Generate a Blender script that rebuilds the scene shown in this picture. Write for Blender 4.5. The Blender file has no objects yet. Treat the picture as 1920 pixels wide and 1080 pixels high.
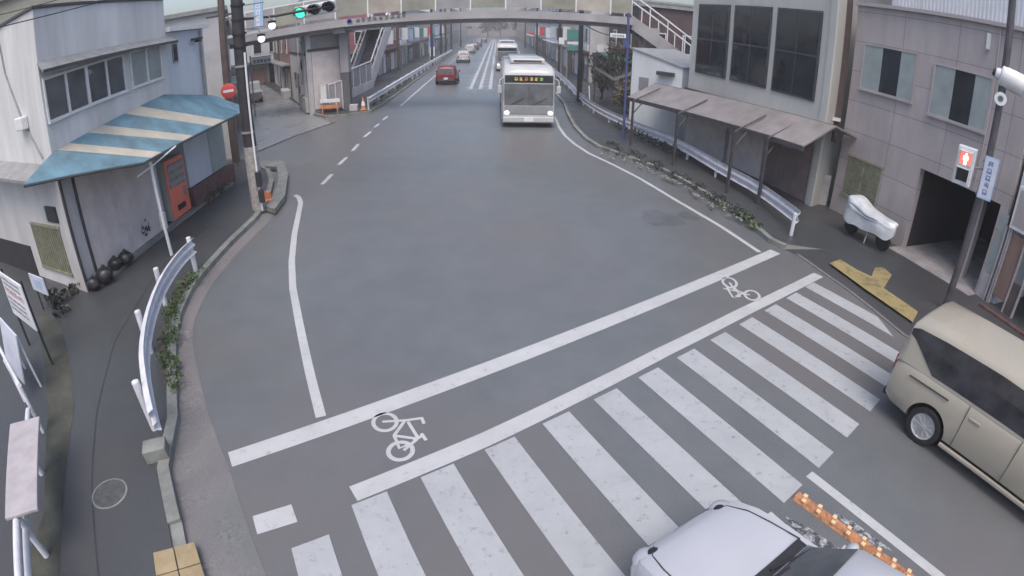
import bpy, bmesh, math, random
from mathutils import Vector, Matrix, Quaternion
random.seed(7)
R = math.radians
SC = bpy.context.scene
COL = SC.collection

# ------------------------------------------------------------ camera
CAM_H, PITCH, ROLL, FPX = 4.83, R(27.43), R(-0.6), 1026.0
cd = bpy.data.cameras.new('camera')
cam = bpy.data.objects.new('camera', cd)
COL.objects.link(cam)
SC.camera = cam
SC.render.engine = 'CYCLES'
cd.type = 'PANO'                                   # the photo comes from a wide equidistant lens
cd.panorama_type = 'FISHEYE_LENS_POLYNOMIAL'
cd.sensor_width = 36.0
cd.sensor_fit = 'HORIZONTAL'
cd.fisheye_fov = R(170)
cd.fisheye_polynomial_k0 = 0.0
cd.fisheye_polynomial_k1 = -1.0 / (36.0 * FPX / 1920.0)
cd.fisheye_polynomial_k2 = cd.fisheye_polynomial_k3 = cd.fisheye_polynomial_k4 = 0.0
cd.clip_start, cd.clip_end = 0.05, 3000
cam.matrix_world = Matrix.Translation((0, 0, CAM_H)) @ Matrix.Rotation(math.pi / 2 - PITCH, 4, 'X') @ Matrix.Rotation(-ROLL, 4, 'Z')

# ------------------------------------------------------------ sky, sun, exposure
SUN_EL, SUN_AZ = R(64), R(180)
w = bpy.data.worlds.new('World')
SC.world = w
w.use_nodes = True
wn = w.node_tree
sky = wn.nodes.new('ShaderNodeTexSky')
sky.sky_type = 'NISHITA'
sky.sun_disc = False
sky.sun_elevation = SUN_EL
sky.sun_rotation = SUN_AZ
sky.air_density = 1.0
sky.dust_density = 4.2
sky.ozone_density = 1.0
wn.nodes['Background'].inputs['Strength'].default_value = 0.14
wn.links.new(sky.outputs[0], wn.nodes['Background'].inputs['Color'])
sl = bpy.data.lights.new('sun', 'SUN')
sl.energy = 1.0
sl.angle = R(40)
sl.color = (1.0, 0.90, 0.80)
so = bpy.data.objects.new('sun', sl)
COL.objects.link(so)
so.rotation_euler = (math.pi / 2 - SUN_EL, 0, math.pi - SUN_AZ)
so.location = (0, 0, 60)
SC.view_settings.view_transform = 'Standard'
SC.view_settings.look = 'None'
SC.view_settings.gamma = 1
SC.view_settings.exposure = 0.80
try:
    SC.cycles.max_bounces = 6
    SC.cycles.volume_bounces = 0
except Exception:
    pass

# ------------------------------------------------------------ surveying: a pixel of the photo (1920 wide) to a point of the place
def ray(px, py):
    x, y = (px - 960) / FPX, (py - 540) / FPX
    r = math.hypot(x, y) + 1e-12
    d = (x / r * math.sin(r), y / r * math.sin(r), math.cos(r))
    c, s = math.cos(ROLL), math.sin(ROLL)
    d = (c * d[0] - s * d[1], s * d[0] + c * d[1], d[2])
    c, s = math.cos(PITCH), math.sin(PITCH)
    return Vector((d[0], c * d[2] - s * d[1], -(s * d[2] + c * d[1])))
def G(px, py, z=0.0):
    d = ray(px, py)
    t = (z - CAM_H) / d.z
    return Vector((d.x * t, d.y * t, z))
def GL(pts, z=0.0):
    return [G(a, b, z) for a, b in pts]

# ------------------------------------------------------------ materials
MATS = {}
def mat(name, col, rough=0.6, var=0.15, scale=3.0, metal=0.0, bump=0.0, bscale=40.0, streak=0.0, spec=0.5, col2=None, emit=None, estr=0.0, coat=0.0, detail=5.0):
    m = bpy.data.materials.new(name)
    m.use_nodes = True
    nt = m.node_tree
    b = nt.nodes['Principled BSDF']
    b.inputs['Roughness'].default_value = rough
    b.inputs['Metallic'].default_value = metal
    b.inputs['Specular IOR Level'].default_value = spec
    if coat: b.inputs['Coat Weight'].default_value = coat; b.inputs['Coat Roughness'].default_value = 0.08
    tc = nt.nodes.new('ShaderNodeTexCoord')
    n = nt.nodes.new('ShaderNodeTexNoise')
    n.inputs['Scale'].default_value = scale
    n.inputs['Detail'].default_value = detail
    n.inputs['Roughness'].default_value = 0.62
    nt.links.new(tc.outputs['Object'], n.inputs['Vector'])
    if streak:
        mp = nt.nodes.new('ShaderNodeMapping')
        mp.inputs['Scale'].default_value = (1, 1, streak)
        nt.links.new(tc.outputs['Object'], mp.inputs['Vector'])
        nt.links.new(mp.outputs[0], n.inputs['Vector'])
    cr = nt.nodes.new('ShaderNodeValToRGB')
    c2 = col2 if col2 else tuple(max(0, c * (1 - var)) for c in col)
    c1 = tuple(min(1, c * (1 + (0 if col2 else var))) for c in col)
    cr.color_ramp.elements[0].position = 0.32
    cr.color_ramp.elements[1].position = 0.68
    cr.color_ramp.elements[0].color = (*c2, 1)
    cr.color_ramp.elements[1].color = (*c1, 1)
    nt.links.new(n.outputs['Fac'], cr.inputs['Fac'])
    nt.links.new(cr.outputs[0], b.inputs['Base Color'])
    if bump:
        n2 = nt.nodes.new('ShaderNodeTexNoise')
        n2.inputs['Scale'].default_value = bscale
        n2.inputs['Detail'].default_value = 3
        nt.links.new(tc.outputs['Object'], n2.inputs['Vector'])
        bp = nt.nodes.new('ShaderNodeBump')
        bp.inputs['Strength'].default_value = bump
        bp.inputs['Distance'].default_value = 0.02
        nt.links.new(n2.outputs['Fac'], bp.inputs['Height'])
        nt.links.new(bp.outputs[0], b.inputs['Normal'])
    if emit:
        b.inputs['Emission Color'].default_value = (*emit, 1)
        b.inputs['Emission Strength'].default_value = estr
    MATS[name] = m
    return m

def nd(nt, t, **kw):
    n = nt.nodes.new(t)
    for k, v in kw.items():
        if k in n.inputs: n.inputs[k].default_value = v
        else: setattr(n, k, v)
    return n

def road_mat(name, c_dark, c_light, warm, r0, r1, patch=0.12):
    m = bpy.data.materials.new(name); m.use_nodes = True
    nt = m.node_tree; b = nt.nodes['Principled BSDF']; L = nt.links.new
    tc = nd(nt, 'ShaderNodeTexCoord')
    big = nd(nt, 'ShaderNodeTexNoise', Scale=patch, Detail=4.0, Roughness=0.6)
    mid = nd(nt, 'ShaderNodeTexNoise', Scale=1.3, Detail=6.0, Roughness=0.65)
    fine = nd(nt, 'ShaderNodeTexNoise', Scale=55.0, Detail=4.0, Roughness=0.75)
    tint = nd(nt, 'ShaderNodeTexNoise', Scale=0.23, Detail=3.0)
    for n in (big, mid, fine): L(tc.outputs['Object'], n.inputs['Vector'])
    mp = nd(nt, 'ShaderNodeMapping'); mp.inputs['Location'].default_value = (31, 7, 0)
    L(tc.outputs['Object'], mp.inputs['Vector']); L(mp.outputs[0], tint.inputs['Vector'])
    add = nd(nt, 'ShaderNodeMath', operation='MULTIPLY_ADD'); add.inputs[1].default_value = 0.22
    L(big.outputs['Fac'], add.inputs[0])
    m2 = nd(nt, 'ShaderNodeMath', operation='MULTIPLY'); m2.inputs[1].default_value = 0.22
    L(mid.outputs['Fac'], m2.inputs[0]); L(m2.outputs[0], add.inputs[2])
    a3 = nd(nt, 'ShaderNodeMath', operation='MULTIPLY_ADD'); a3.inputs[1].default_value = 0.62
    L(fine.outputs['Fac'], a3.inputs[0]); L(add.outputs[0], a3.inputs[2])
    cr = nd(nt, 'ShaderNodeValToRGB')
    cr.color_ramp.elements[0].position = 0.40; cr.color_ramp.elements[1].position = 0.66
    cr.color_ramp.elements[0].color = (*c_dark, 1); cr.color_ramp.elements[1].color = (*c_light, 1)
    L(a3.outputs[0], cr.inputs['Fac'])
    mx = nd(nt, 'ShaderNodeMixRGB', blend_type='MIX')
    tr = nd(nt, 'ShaderNodeMapRange'); tr.inputs[1].default_value = 0.45; tr.inputs[2].default_value = 0.65; tr.inputs[4].default_value = 0.75
    L(tint.outputs['Fac'], tr.inputs[0]); L(tr.outputs[0], mx.inputs['Fac'])
    L(cr.outputs[0], mx.inputs[1]); mx.inputs[2].default_value = (*warm, 1)
    L(mx.outputs[0], b.inputs['Base Color'])
    rr = nd(nt, 'ShaderNodeMapRange'); rr.inputs[1].default_value = 0.35; rr.inputs[2].default_value = 0.65; rr.inputs[3].default_value = r0; rr.inputs[4].default_value = r1
    L(big.outputs['Fac'], rr.inputs[0]); L(rr.outputs[0], b.inputs['Roughness'])
    bp = nd(nt, 'ShaderNodeBump', Strength=0.4, Distance=0.012)
    L(fine.outputs['Fac'], bp.inputs['Height']); L(bp.outputs[0], b.inputs['Normal'])
    MATS[name] = m
    return m

def paint_mat(name, col, under, wear=0.3, rough=0.5, scale=7.0):
    m = bpy.data.materials.new(name); m.use_nodes = True
    nt = m.node_tree; b = nt.nodes['Principled BSDF']; L = nt.links.new
    tc = nd(nt, 'ShaderNodeTexCoord')
    n = nd(nt, 'ShaderNodeTexNoise', Scale=scale, Detail=9.0, Roughness=0.72)
    L(tc.outputs['Object'], n.inputs['Vector'])
    cr = nd(nt, 'ShaderNodeValToRGB')
    cr.color_ramp.elements[0].position = wear; cr.color_ramp.elements[1].position = wear + 0.12
    cr.color_ramp.elements[0].color = (*under, 1); cr.color_ramp.elements[1].color = (*col, 1)
    L(n.outputs['Fac'], cr.inputs['Fac'])
    n2 = nd(nt, 'ShaderNodeTexNoise', Scale=1.1, Detail=9.0, Roughness=0.7)
    L(tc.outputs['Object'], n2.inputs['Vector'])
    mr = nd(nt, 'ShaderNodeMapRange'); mr.inputs[1].default_value = 0.3; mr.inputs[2].default_value = 0.7; mr.inputs[3].default_value = 0.84; mr.inputs[4].default_value = 1.05
    L(n2.outputs['Fac'], mr.inputs[0])
    mx = nd(nt, 'ShaderNodeMixRGB', blend_type='MULTIPLY'); mx.inputs['Fac'].default_value = 1
    L(cr.outputs[0], mx.inputs[1]); L(mr.outputs[0], mx.inputs[2])
    L(mx.outputs[0], b.inputs['Base Color'])
    b.inputs['Roughness'].default_value = rough
    MATS[name] = m
    return m

def wave_mat(name, col, scale, rough=0.5, bump=0.5, direction='Z', var=0.15, metal=0.0, dirt=2.0):
    m = mat(name, col, rough, var, dirt, metal)
    nt = m.node_tree; b = nt.nodes['Principled BSDF']
    tc = nd(nt, 'ShaderNodeTexCoord')
    wv = nd(nt, 'ShaderNodeTexWave', bands_direction=direction, Scale=scale)
    nt.links.new(tc.outputs['Object'], wv.inputs['Vector'])
    bp = nd(nt, 'ShaderNodeBump', Strength=bump, Distance=0.03)
    nt.links.new(wv.outputs['Fac'], bp.inputs['Height'])
    nt.links.new(bp.outputs[0], b.inputs['Normal'])
    return m

def tile_mat(name, col, joint, bw, bh, rough=0.6, rot=None, msize=0.012):
    m = bpy.data.materials.new(name); m.use_nodes = True
    nt = m.node_tree; b = nt.nodes['Principled BSDF']; L = nt.links.new
    tc = nd(nt, 'ShaderNodeTexCoord')
    mp = nd(nt, 'ShaderNodeMapping')
    if rot: mp.inputs['Rotation'].default_value = rot
    L(tc.outputs['Object'], mp.inputs['Vector'])
    br = nd(nt, 'ShaderNodeTexBrick', Scale=1.0, offset=0.0)
    br.inputs['Brick Width'].default_value = bw; br.inputs['Row Height'].default_value = bh
    br.inputs['Mortar Size'].default_value = msize
    br.inputs['Color1'].default_value = (*col, 1)
    br.inputs['Color2'].default_value = (*[c * 0.93 for c in col], 1)
    br.inputs['Mortar'].default_value = (*joint, 1)
    L(mp.outputs[0], br.inputs['Vector'])
    n = nd(nt, 'ShaderNodeTexNoise', Scale=1.6, Detail=6.0, Roughness=0.65)
    mp2 = nd(nt, 'ShaderNodeMapping'); mp2.inputs['Scale'].default_value = (1, 1, 0.3)
    L(tc.outputs['Object'], mp2.inputs['Vector']); L(mp2.outputs[0], n.inputs['Vector'])
    mr = nd(nt, 'ShaderNodeMapRange'); mr.inputs[1].default_value = 0.3; mr.inputs[2].default_value = 0.7; mr.inputs[3].default_value = 0.82; mr.inputs[4].default_value = 1.08
    L(n.outputs['Fac'], mr.inputs[0])
    mx = nd(nt, 'ShaderNodeMixRGB', blend_type='MULTIPLY'); mx.inputs['Fac'].default_value = 1
    L(br.outputs['Color'], mx.inputs[1]); L(mr.outputs[0], mx.inputs[2]); L(mx.outputs[0], b.inputs['Base Color'])
    b.inputs['Roughness'].default_value = rough
    MATS[name] = m
    return m

ASPH = (0.052, 0.056, 0.062)
road_mat('wet_asphalt', (0.076, 0.085, 0.091), (0.146, 0.157, 0.167), (0.122, 0.116, 0.118), 0.30, 0.40)
road_mat('pavement_asphalt', (0.034, 0.040, 0.045), (0.060, 0.066, 0.070), (0.054, 0.050, 0.054), 0.35, 0.55, 0.3)
road_mat('side_paving', (0.15, 0.165, 0.178), (0.22, 0.235, 0.25), (0.22, 0.225, 0.23), 0.18, 0.34)
road_mat('gutter_concrete', (0.095, 0.092, 0.096), (0.22, 0.205, 0.212), (0.115, 0.125, 0.125), 0.42, 0.6, 0.8)
mat('kerb_concrete', (0.17, 0.18, 0.17), 0.7, 0.3, 2.5, bump=0.4, bscale=30)
mat('far_ground', (0.10, 0.11, 0.10), 0.8, 0.3, 0.05)
paint_mat('road_paint', (0.405, 0.42, 0.435), (0.27, 0.28, 0.295), 0.31, 0.45)
paint_mat('zebra_paint', (0.335, 0.355, 0.375), (0.20, 0.21, 0.225), 0.32, 0.45)
paint_mat('worn_paint', (0.40, 0.42, 0.45), ASPH, 0.47, 0.5, 9.0)
paint_mat('tactile_yellow', (0.28, 0.23, 0.105), (0.15, 0.125, 0.07), 0.38, 0.55, 5.0)
mat('tactile_tan', (0.27, 0.215, 0.125), 0.6, 0.2, 4.0, bump=0.3, bscale=60)
mat('plaster_pale', (0.54, 0.545, 0.55), 0.75, 0.17, 1.3, streak=0.16, bump=0.1, bscale=25)
mat('plaster_side', (0.56, 0.58, 0.60), 0.75, 0.16, 0.8, streak=0.25, bump=0.1, bscale=25)
mat('plaster_blue', (0.50, 0.54, 0.60), 0.7, 0.1, 1.0, streak=0.3)
mat('plaster_low', (0.46, 0.45, 0.455), 0.75, 0.18, 0.9, streak=0.3, bump=0.1)
mat('dark_trim', (0.05, 0.052, 0.056), 0.5, 0.2, 4)
mat('grey_trim', (0.22, 0.225, 0.23), 0.5, 0.2, 4)
mat('white_trim', (0.62, 0.63, 0.64), 0.45, 0.08, 4)
mat('white_steel', (0.62, 0.63, 0.66), 0.4, 0.16, 2.5, bump=0.05, bscale=8)
mat('rail_white', (0.55, 0.56, 0.60), 0.38, 0.14, 3.0)
mat('blue_back', (0.12, 0.12, 0.30), 0.5, 0.2, 3)
mat('window_glass', (0.09, 0.095, 0.105), 0.08, 0.35, 1.2, spec=0.6)
mat('frosted_glass', (0.27, 0.31, 0.31), 0.3, 0.15, 1.5)
mat('dark_glass', (0.022, 0.026, 0.032), 0.07, 0.4, 1.2, spec=0.6)
wave_mat('shutter_grey', (0.62, 0.565, 0.56), 26.0, 0.5, 0.35, 'Z', 0.12)
wave_mat('awning_blue', (0.085, 0.205, 0.28), 9.0, 0.4, 0.6, 'Y', 0.36, dirt=1.9)
wave_mat('awning_cream', (0.46, 0.43, 0.36), 9.0, 0.4, 0.6, 'Y', 0.2, dirt=1.3)
mat('pole_dark', (0.028, 0.026, 0.030), 0.6, 0.3, 3, bump=0.15, bscale=20)
mat('pole_brown', (0.085, 0.062, 0.055), 0.65, 0.3, 3)
mat('pole_concrete', (0.30, 0.29, 0.29), 0.7, 0.2, 3, bump=0.1)
mat('pole_blue', (0.06, 0.075, 0.20), 0.4, 0.15, 3)
wave_mat('pole_sheet', (0.40, 0.385, 0.39), 14.0, 0.6, 0.8, 'Z', 0.3, dirt=9)
mat('red_vend', (0.78, 0.19, 0.12), 0.35, 0.12, 2)
mat('vend_grey', (0.36, 0.38, 0.38), 0.45, 0.1, 2)
mat('vend_window', (0.20, 0.17, 0.18), 0.12, 0.6, 9)
mat('black_bag', (0.018, 0.018, 0.020), 0.35, 0.4, 6, bump=0.5, bscale=9)
mat('brick_red', (0.12, 0.06, 0.055), 0.8, 0.3, 6, bump=0.4, bscale=14)
mat('soil', (0.06, 0.05, 0.04), 0.9, 0.4, 8, bump=0.6, bscale=18)
mat('leaf', (0.06, 0.10, 0.035), 0.55, 0.45, 3.0)
mat('leaf_dark', (0.030, 0.036, 0.030), 0.55, 0.5, 3.0)
mat('leaf_dry', (0.085, 0.075, 0.042), 0.6, 0.4, 3.0)
mat('bark', (0.07, 0.055, 0.045), 0.85, 0.3, 7)
mat('olive_lattice', (0.22, 0.22, 0.155), 0.55, 0.25, 5)
tile_mat('mauve_panel', (0.385, 0.345, 0.345), (0.155, 0.14, 0.15), 1.9, 0.92, 0.55, (R(-90), 0, 0), 0.008)
mat('mauve_plain', (0.36, 0.325, 0.33), 0.55, 0.12, 1.0, streak=0.3)
mat('shade_dark', (0.020, 0.018, 0.022), 0.8, 0.3, 2)  # near-black that puts the shade of openings and interiors into the colour
mat('ramp_concrete', (0.26, 0.245, 0.25), 0.75, 0.25, 2, bump=0.3, bscale=20)
mat('cream_wall', (0.42, 0.42, 0.40), 0.7, 0.12, 0.8, streak=0.3)
mat('brown_shutter', (0.17, 0.13, 0.125), 0.6, 0.2, 2)
mat('olive_wall', (0.24, 0.24, 0.20), 0.7, 0.2, 1.0)
mat('brown_wall', (0.24, 0.13, 0.105), 0.75, 0.2, 1.0, streak=0.4)
mat('dark_brown', (0.07, 0.045, 0.045), 0.7, 0.3, 1.5)
mat('canopy_roof', (0.20, 0.185, 0.185), 0.5, 0.2, 1.5)
mat('canopy_steel', (0.055, 0.05, 0.055), 0.5, 0.25, 4)
mat('white_wall', (0.55, 0.58, 0.60), 0.6, 0.1, 0.9, streak=0.4)
mat('silver_sheet', (0.52, 0.545, 0.57), 0.38, 0.12, 5, metal=0.15, bump=0.3, bscale=7)
mat('tyre', (0.016, 0.016, 0.017), 0.75, 0.2, 9)
mat('rim_metal', (0.42, 0.43, 0.44), 0.35, 0.15, 6, metal=0.25)
mat('black_plastic', (0.02, 0.02, 0.022), 0.45, 0.2, 6)
mat('van_beige', (0.325, 0.302, 0.252), 0.32, 0.05, 0.8, coat=0.5)
mat('car_white', (0.40, 0.415, 0.455), 0.3, 0.05, 0.8, coat=0.5)
mat('car_red', (0.13, 0.018, 0.026), 0.35, 0.15, 2, coat=0.4)
mat('car_grey', (0.10, 0.105, 0.115), 0.35, 0.15, 2, coat=0.4)
mat('car_blue', (0.04, 0.06, 0.14), 0.35, 0.15, 2, coat=0.4)
mat('car_silver', (0.38, 0.39, 0.41), 0.3, 0.1, 2, coat=0.4)
mat('bus_white', (0.43, 0.445, 0.455), 0.35, 0.1, 1.2, coat=0.3)
mat('bus_grey', (0.24, 0.25, 0.26), 0.4, 0.12, 1.2)
mat('car_glass', (0.014, 0.015, 0.019), 0.06, 0.4, 1.5, spec=0.6)
mat('bus_glass', (0.11, 0.12, 0.13), 0.12, 0.35, 1.0)
mat('lamp_on', (0.8, 0.8, 0.8), 0.3, 0.02, 2, emit=(0.9, 0.95, 1.0), estr=0.7)
mat('lamp_clear', (0.34, 0.36, 0.40), 0.1, 0.1, 6, spec=0.7)
mat('tail_red', (0.30, 0.02, 0.02), 0.2, 0.1, 6)
mat('led_amber', (0.10, 0.08, 0.02), 0.4, 0.1, 5, emit=(0.9, 0.62, 0.12), estr=0.45)
mat('led_red', (0.10, 0.03, 0.02), 0.4, 0.1, 5, emit=(0.9, 0.25, 0.12), estr=0.4)
mat('led_green', (0.05, 0.10, 0.03), 0.4, 0.1, 5, emit=(0.5, 0.75, 0.3), estr=0.4)
mat('signal_green', (0.05, 0.5, 0.36), 0.3, 0.05, 3, emit=(0.05, 0.75, 0.48), estr=1.0)
mat('signal_red', (0.6, 0.1, 0.08), 0.3, 0.05, 3, emit=(1.0, 0.28, 0.20), estr=0.45)
mat('red_man', (0.8, 0.6, 0.5), 0.3, 0.05, 3, emit=(1.0, 0.75, 0.65), estr=1.6)
mat('signal_grey', (0.52, 0.545, 0.58), 0.45, 0.1, 4)
mat('lens_black', (0.015, 0.015, 0.018), 0.3, 0.2, 4)
mat('sign_blue', (0.30, 0.42, 0.60), 0.45, 0.1, 3)
mat('sign_pale', (0.47, 0.50, 0.58), 0.45, 0.08, 3)
mat('sign_white', (0.66, 0.68, 0.71), 0.45, 0.06, 3)
mat('sign_red', (0.55, 0.07, 0.06), 0.45, 0.08, 3)
mat('sign_green', (0.06, 0.22, 0.19), 0.45, 0.15, 3)
mat('ink', (0.09, 0.10, 0.16), 0.6, 0.2, 3)
mat('ink_red', (0.50, 0.16, 0.18), 0.6, 0.2, 3)
mat('ink_blue', (0.10, 0.14, 0.36), 0.6, 0.2, 3)
mat('orange', (0.52, 0.20, 0.09), 0.5, 0.2, 8)
mat('orange_worn', (0.33, 0.155, 0.075), 0.6, 0.5, 14)
mat('reflector', (0.62, 0.44, 0.27), 0.25, 0.1, 5)
mat('bridge_grey', (0.29, 0.285, 0.295), 0.65, 0.15, 0.9)
mat('bridge_dark', (0.10, 0.10, 0.105), 0.7, 0.2, 0.9)
mat('panel_olive', (0.24, 0.24, 0.20), 0.5, 0.25, 0.7)
mat('stair_tread', (0.15, 0.15, 0.155), 0.7, 0.2, 1.5)
mat('pink_wall', (0.24, 0.085, 0.115), 0.7, 0.2, 1.0)
mat('far_pale', (0.42, 0.42, 0.43), 0.7, 0.2, 0.6)
mat('far_grey', (0.24, 0.235, 0.25), 0.7, 0.25, 0.6)
mat('far_beige', (0.34, 0.31, 0.27), 0.7, 0.25, 0.6)
mat('far_blue', (0.25, 0.29, 0.34), 0.7, 0.25, 0.6)
mat('hill', (0.06, 0.08, 0.06), 0.9, 0.4, 0.05)
mat('cable', (0.02, 0.02, 0.022), 0.6, 0.1, 3)
mat('manhole_iron', (0.06, 0.064, 0.068), 0.5, 0.3, 12, bump=0.6, bscale=40)
mat('puddle', (0.085, 0.09, 0.098), 0.34, 0.2, 2)
mat('banner_blue', (0.10, 0.14, 0.40), 0.6, 0.2, 2)
mat('wood_brown', (0.20, 0.13, 0.11), 0.6, 0.3, 3, streak=0.15)
mat('pinkish_trim', (0.35, 0.33, 0.345), 0.5, 0.15, 3)

# ------------------------------------------------------------ mesh building
class MB:
    def __init__(self):
        self.v, self.f = [], []
    def poly(self, pts):
        i = len(self.v)
        self.v += [Vector(p) for p in pts]
        self.f.append(list(range(i, i + len(pts))))
        return self
    def hexa(self, p):                       # eight corners: bottom four, top four
        i = len(self.v)
        self.v += [Vector(q) for q in p]
        for q in ((0, 3, 2, 1), (4, 5, 6, 7), (0, 1, 5, 4), (1, 2, 6, 5), (2, 3, 7, 6), (3, 0, 4, 7)):
            self.f.append([i + k for k in q])
        return self
    def box(self, c, size, rz=0.0):
        hx, hy, hz = size[0] / 2, size[1] / 2, size[2] / 2
        cs, sn = math.cos(rz), math.sin(rz)
        pts = []
        for z in (-hz, hz):
            for x, y in ((-hx, -hy), (hx, -hy), (hx, hy), (-hx, hy)):
                pts.append((c[0] + cs * x - sn * y, c[1] + sn * x + cs * y, c[2] + z))
        return self.hexa(pts)
    def prism(self, poly, z0, z1):
        n = len(poly)
        a = sum(poly[k][0] * poly[(k + 1) % n][1] - poly[(k + 1) % n][0] * poly[k][1] for k in range(n))
        if a < 0: poly = list(reversed(poly))
        i = len(self.v)
        self.v += [Vector((p[0], p[1], z0)) for p in poly] + [Vector((p[0], p[1], z1)) for p in poly]
        self.f.append([i + k for k in reversed(range(n))])
        self.f.append([i + n + k for k in range(n)])
        for k in range(n):
            k2 = (k + 1) % n
            self.f.append([i + k, i + k2, i + n + k2, i + n + k])
        return self
    def sheet(self, poly, z):
        n = len(poly)
        a = sum(poly[k][0] * poly[(k + 1) % n][1] - poly[(k + 1) % n][0] * poly[k][1] for k in range(n))
        if a < 0: poly = list(reversed(poly))
        return self.poly([(p[0], p[1], z) for p in poly])
    def tube(self, path, r, seg=10, cap=True, axis=None):
        path = [Vector(p) for p in path]
        rs = r if isinstance(r, (list, tuple)) else [r] * len(path)
        i0 = len(self.v)
        aa = None
        for k, p in enumerate(path):
            t = path[min(k + 1, len(path) - 1)] - path[max(k - 1, 0)]
            t = t.normalized() if t.length > 1e-9 else Vector((0, 0, 1))
            if axis is not None: t = axis
            if aa is None:
                h = Vector((0, 0, 1)) if abs(t.z) < 0.9 else Vector((1, 0, 0))
                aa = t.cross(h).normalized()
            aa = (aa - t * aa.dot(t)).normalized()
            b = t.cross(aa).normalized()
            for s in range(seg):
                an = 2 * math.pi * s / seg
                self.v.append(p + (aa * math.cos(an) + b * math.sin(an)) * rs[k])
        for k in range(len(path) - 1):
            for s in range(seg):
                s2 = (s + 1) % seg
                self.f.append([i0 + k * seg + s, i0 + (k + 1) * seg + s, i0 + (k + 1) * seg + s2, i0 + k * seg + s2])
        if cap:
            self.f.append([i0 + s for s in range(seg)])
            e = i0 + (len(path) - 1) * seg
            self.f.append([e + s for s in reversed(range(seg))])
        return self
    def lathe(self, prof, c, axis=(0, 0, 1), seg=24):          # prof: (distance along axis, radius)
        ax = Vector(axis).normalized(); c = Vector(c)
        return self.tube([c + ax * p[0] for p in prof], [max(p[1], 1e-4) for p in prof], seg, True, ax)
    def blob(self, c, rx, ry, rz, seg=10, rings=6, jit=0.12):
        i0 = len(self.v)
        for k in range(rings + 1):
            th = math.pi * k / rings
            for s in range(seg):
                an = 2 * math.pi * s / seg
                j = 1 + random.uniform(-jit, jit) if 0 < k < rings else 1
                self.v.append(Vector((c[0] + rx * j * math.sin(th) * math.cos(an), c[1] + ry * j * math.sin(th) * math.sin(an), c[2] + rz * math.cos(th))))
        for k in range(rings):
            for s in range(seg):
                s2 = (s + 1) % seg
                self.f.append([i0 + k * seg + s, i0 + (k + 1) * seg + s, i0 + (k + 1) * seg + s2, i0 + k * seg + s2])
        return self
    def leaves(self, c, rx, ry, rz, n, size):
        for _ in range(n):
            while True:
                u = Vector((random.uniform(-1, 1), random.uniform(-1, 1), random.uniform(-1, 1)))
                if 0.15 < u.length < 1: break
            p = Vector((c[0] + u.x * rx, c[1] + u.y * ry, c[2] + u.z * rz))
            a = Vector((random.uniform(-1, 1), random.uniform(-1, 1), random.uniform(-1, 1))).normalized()
            b = a.cross(Vector((random.uniform(-1, 1), random.uniform(-1, 1), random.uniform(-1, 1)))).normalized()
            s = size * random.uniform(0.5, 1.4)
            self.poly([p - a * s, p + b * s * 0.5, p + a * s, p - b * s * 0.5])
        return self
    def strip(self, path, wd, z):              # flat band of constant width along a ground path
        path = [Vector((p[0], p[1], 0)) for p in path]
        n = len(path); L, Rr = [], []
        for k in range(n):
            t = (path[min(k + 1, n - 1)] - path[max(k - 1, 0)]).normalized()
            nn = Vector((-t.y, t.x, 0)) * wd / 2
            L.append(path[k] + nn); Rr.append(path[k] - nn)
        for k in range(n - 1):
            self.poly([(Rr[k].x, Rr[k].y, z), (Rr[k + 1].x, Rr[k + 1].y, z), (L[k + 1].x, L[k + 1].y, z), (L[k].x, L[k].y, z)])
        return self
    def build(self, name, m, parent=None, smooth=False, world=True, bevel=0.0, weld=False):
        me = bpy.data.meshes.new(name)
        vs = self.v
        if parent is not None and world:
            inv = MW[parent.name].inverted()
            vs = [inv @ v for v in vs]
        me.from_pydata([tuple(v) for v in vs], [], self.f)
        me.update()
        if weld:
            bm = bmesh.new(); bm.from_mesh(me)
            bmesh.ops.remove_doubles(bm, verts=bm.verts, dist=1e-4)
            bmesh.ops.recalc_face_normals(bm, faces=bm.faces)
            bm.to_mesh(me); bm.free()
        if smooth:
            me.polygons.foreach_set('use_smooth', [True] * len(me.polygons))
            me.set_sharp_from_angle(angle=R(38))
        me.materials.append(MATS[m])
        o = bpy.data.objects.new(name, me)
        COL.objects.link(o)
        if parent is not None:
            o.parent = parent
            MW[o.name] = MW[parent.name]
        else:
            MW[o.name] = Matrix.Identity(4)
        if bevel:
            b = o.modifiers.new('bevel', 'BEVEL'); b.width = bevel; b.segments = 2; b.limit_method = 'ANGLE'; b.angle_limit = R(40)
        return o
MW = {}

def thing(name, label, cat, loc=(0, 0, 0), rz=0.0, group=None):
    o = bpy.data.objects.new(name, None)
    COL.objects.link(o)
    o.empty_display_size = 0.3
    o.location = loc
    o.rotation_euler = (0, 0, rz)
    MW[o.name] = Matrix.Translation(loc) @ Matrix.Rotation(rz, 4, 'Z')
    return tag(o, label, cat, group)
def tag(o, label, cat, group=None):
    o['label'] = label; o['category'] = cat
    if group: o['group'] = group
    return o
def struct(o, kind='structure', label=None, cat=None):
    o['kind'] = kind
    if label: o['label'] = label
    if cat: o['category'] = cat
    return o
def kids(o):
    return [c for c in bpy.data.objects if c.parent == o]
def copy_thing(src, loc, rz, label, group):
    r = src.copy(); COL.objects.link(r)
    r.location = loc; r.rotation_euler = (0, 0, rz)
    MW[r.name] = Matrix.Translation(loc) @ Matrix.Rotation(rz, 4, 'Z')
    r['label'] = label
    if group: r['group'] = group
    for ch in list(src.children):
        c = ch.copy(); COL.objects.link(c); c.parent = r; MW[c.name] = MW[r.name]
        for g in ch.children:
            d = g.copy(); COL.objects.link(d); d.parent = c; MW[d.name] = MW[r.name]
    return r

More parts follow.
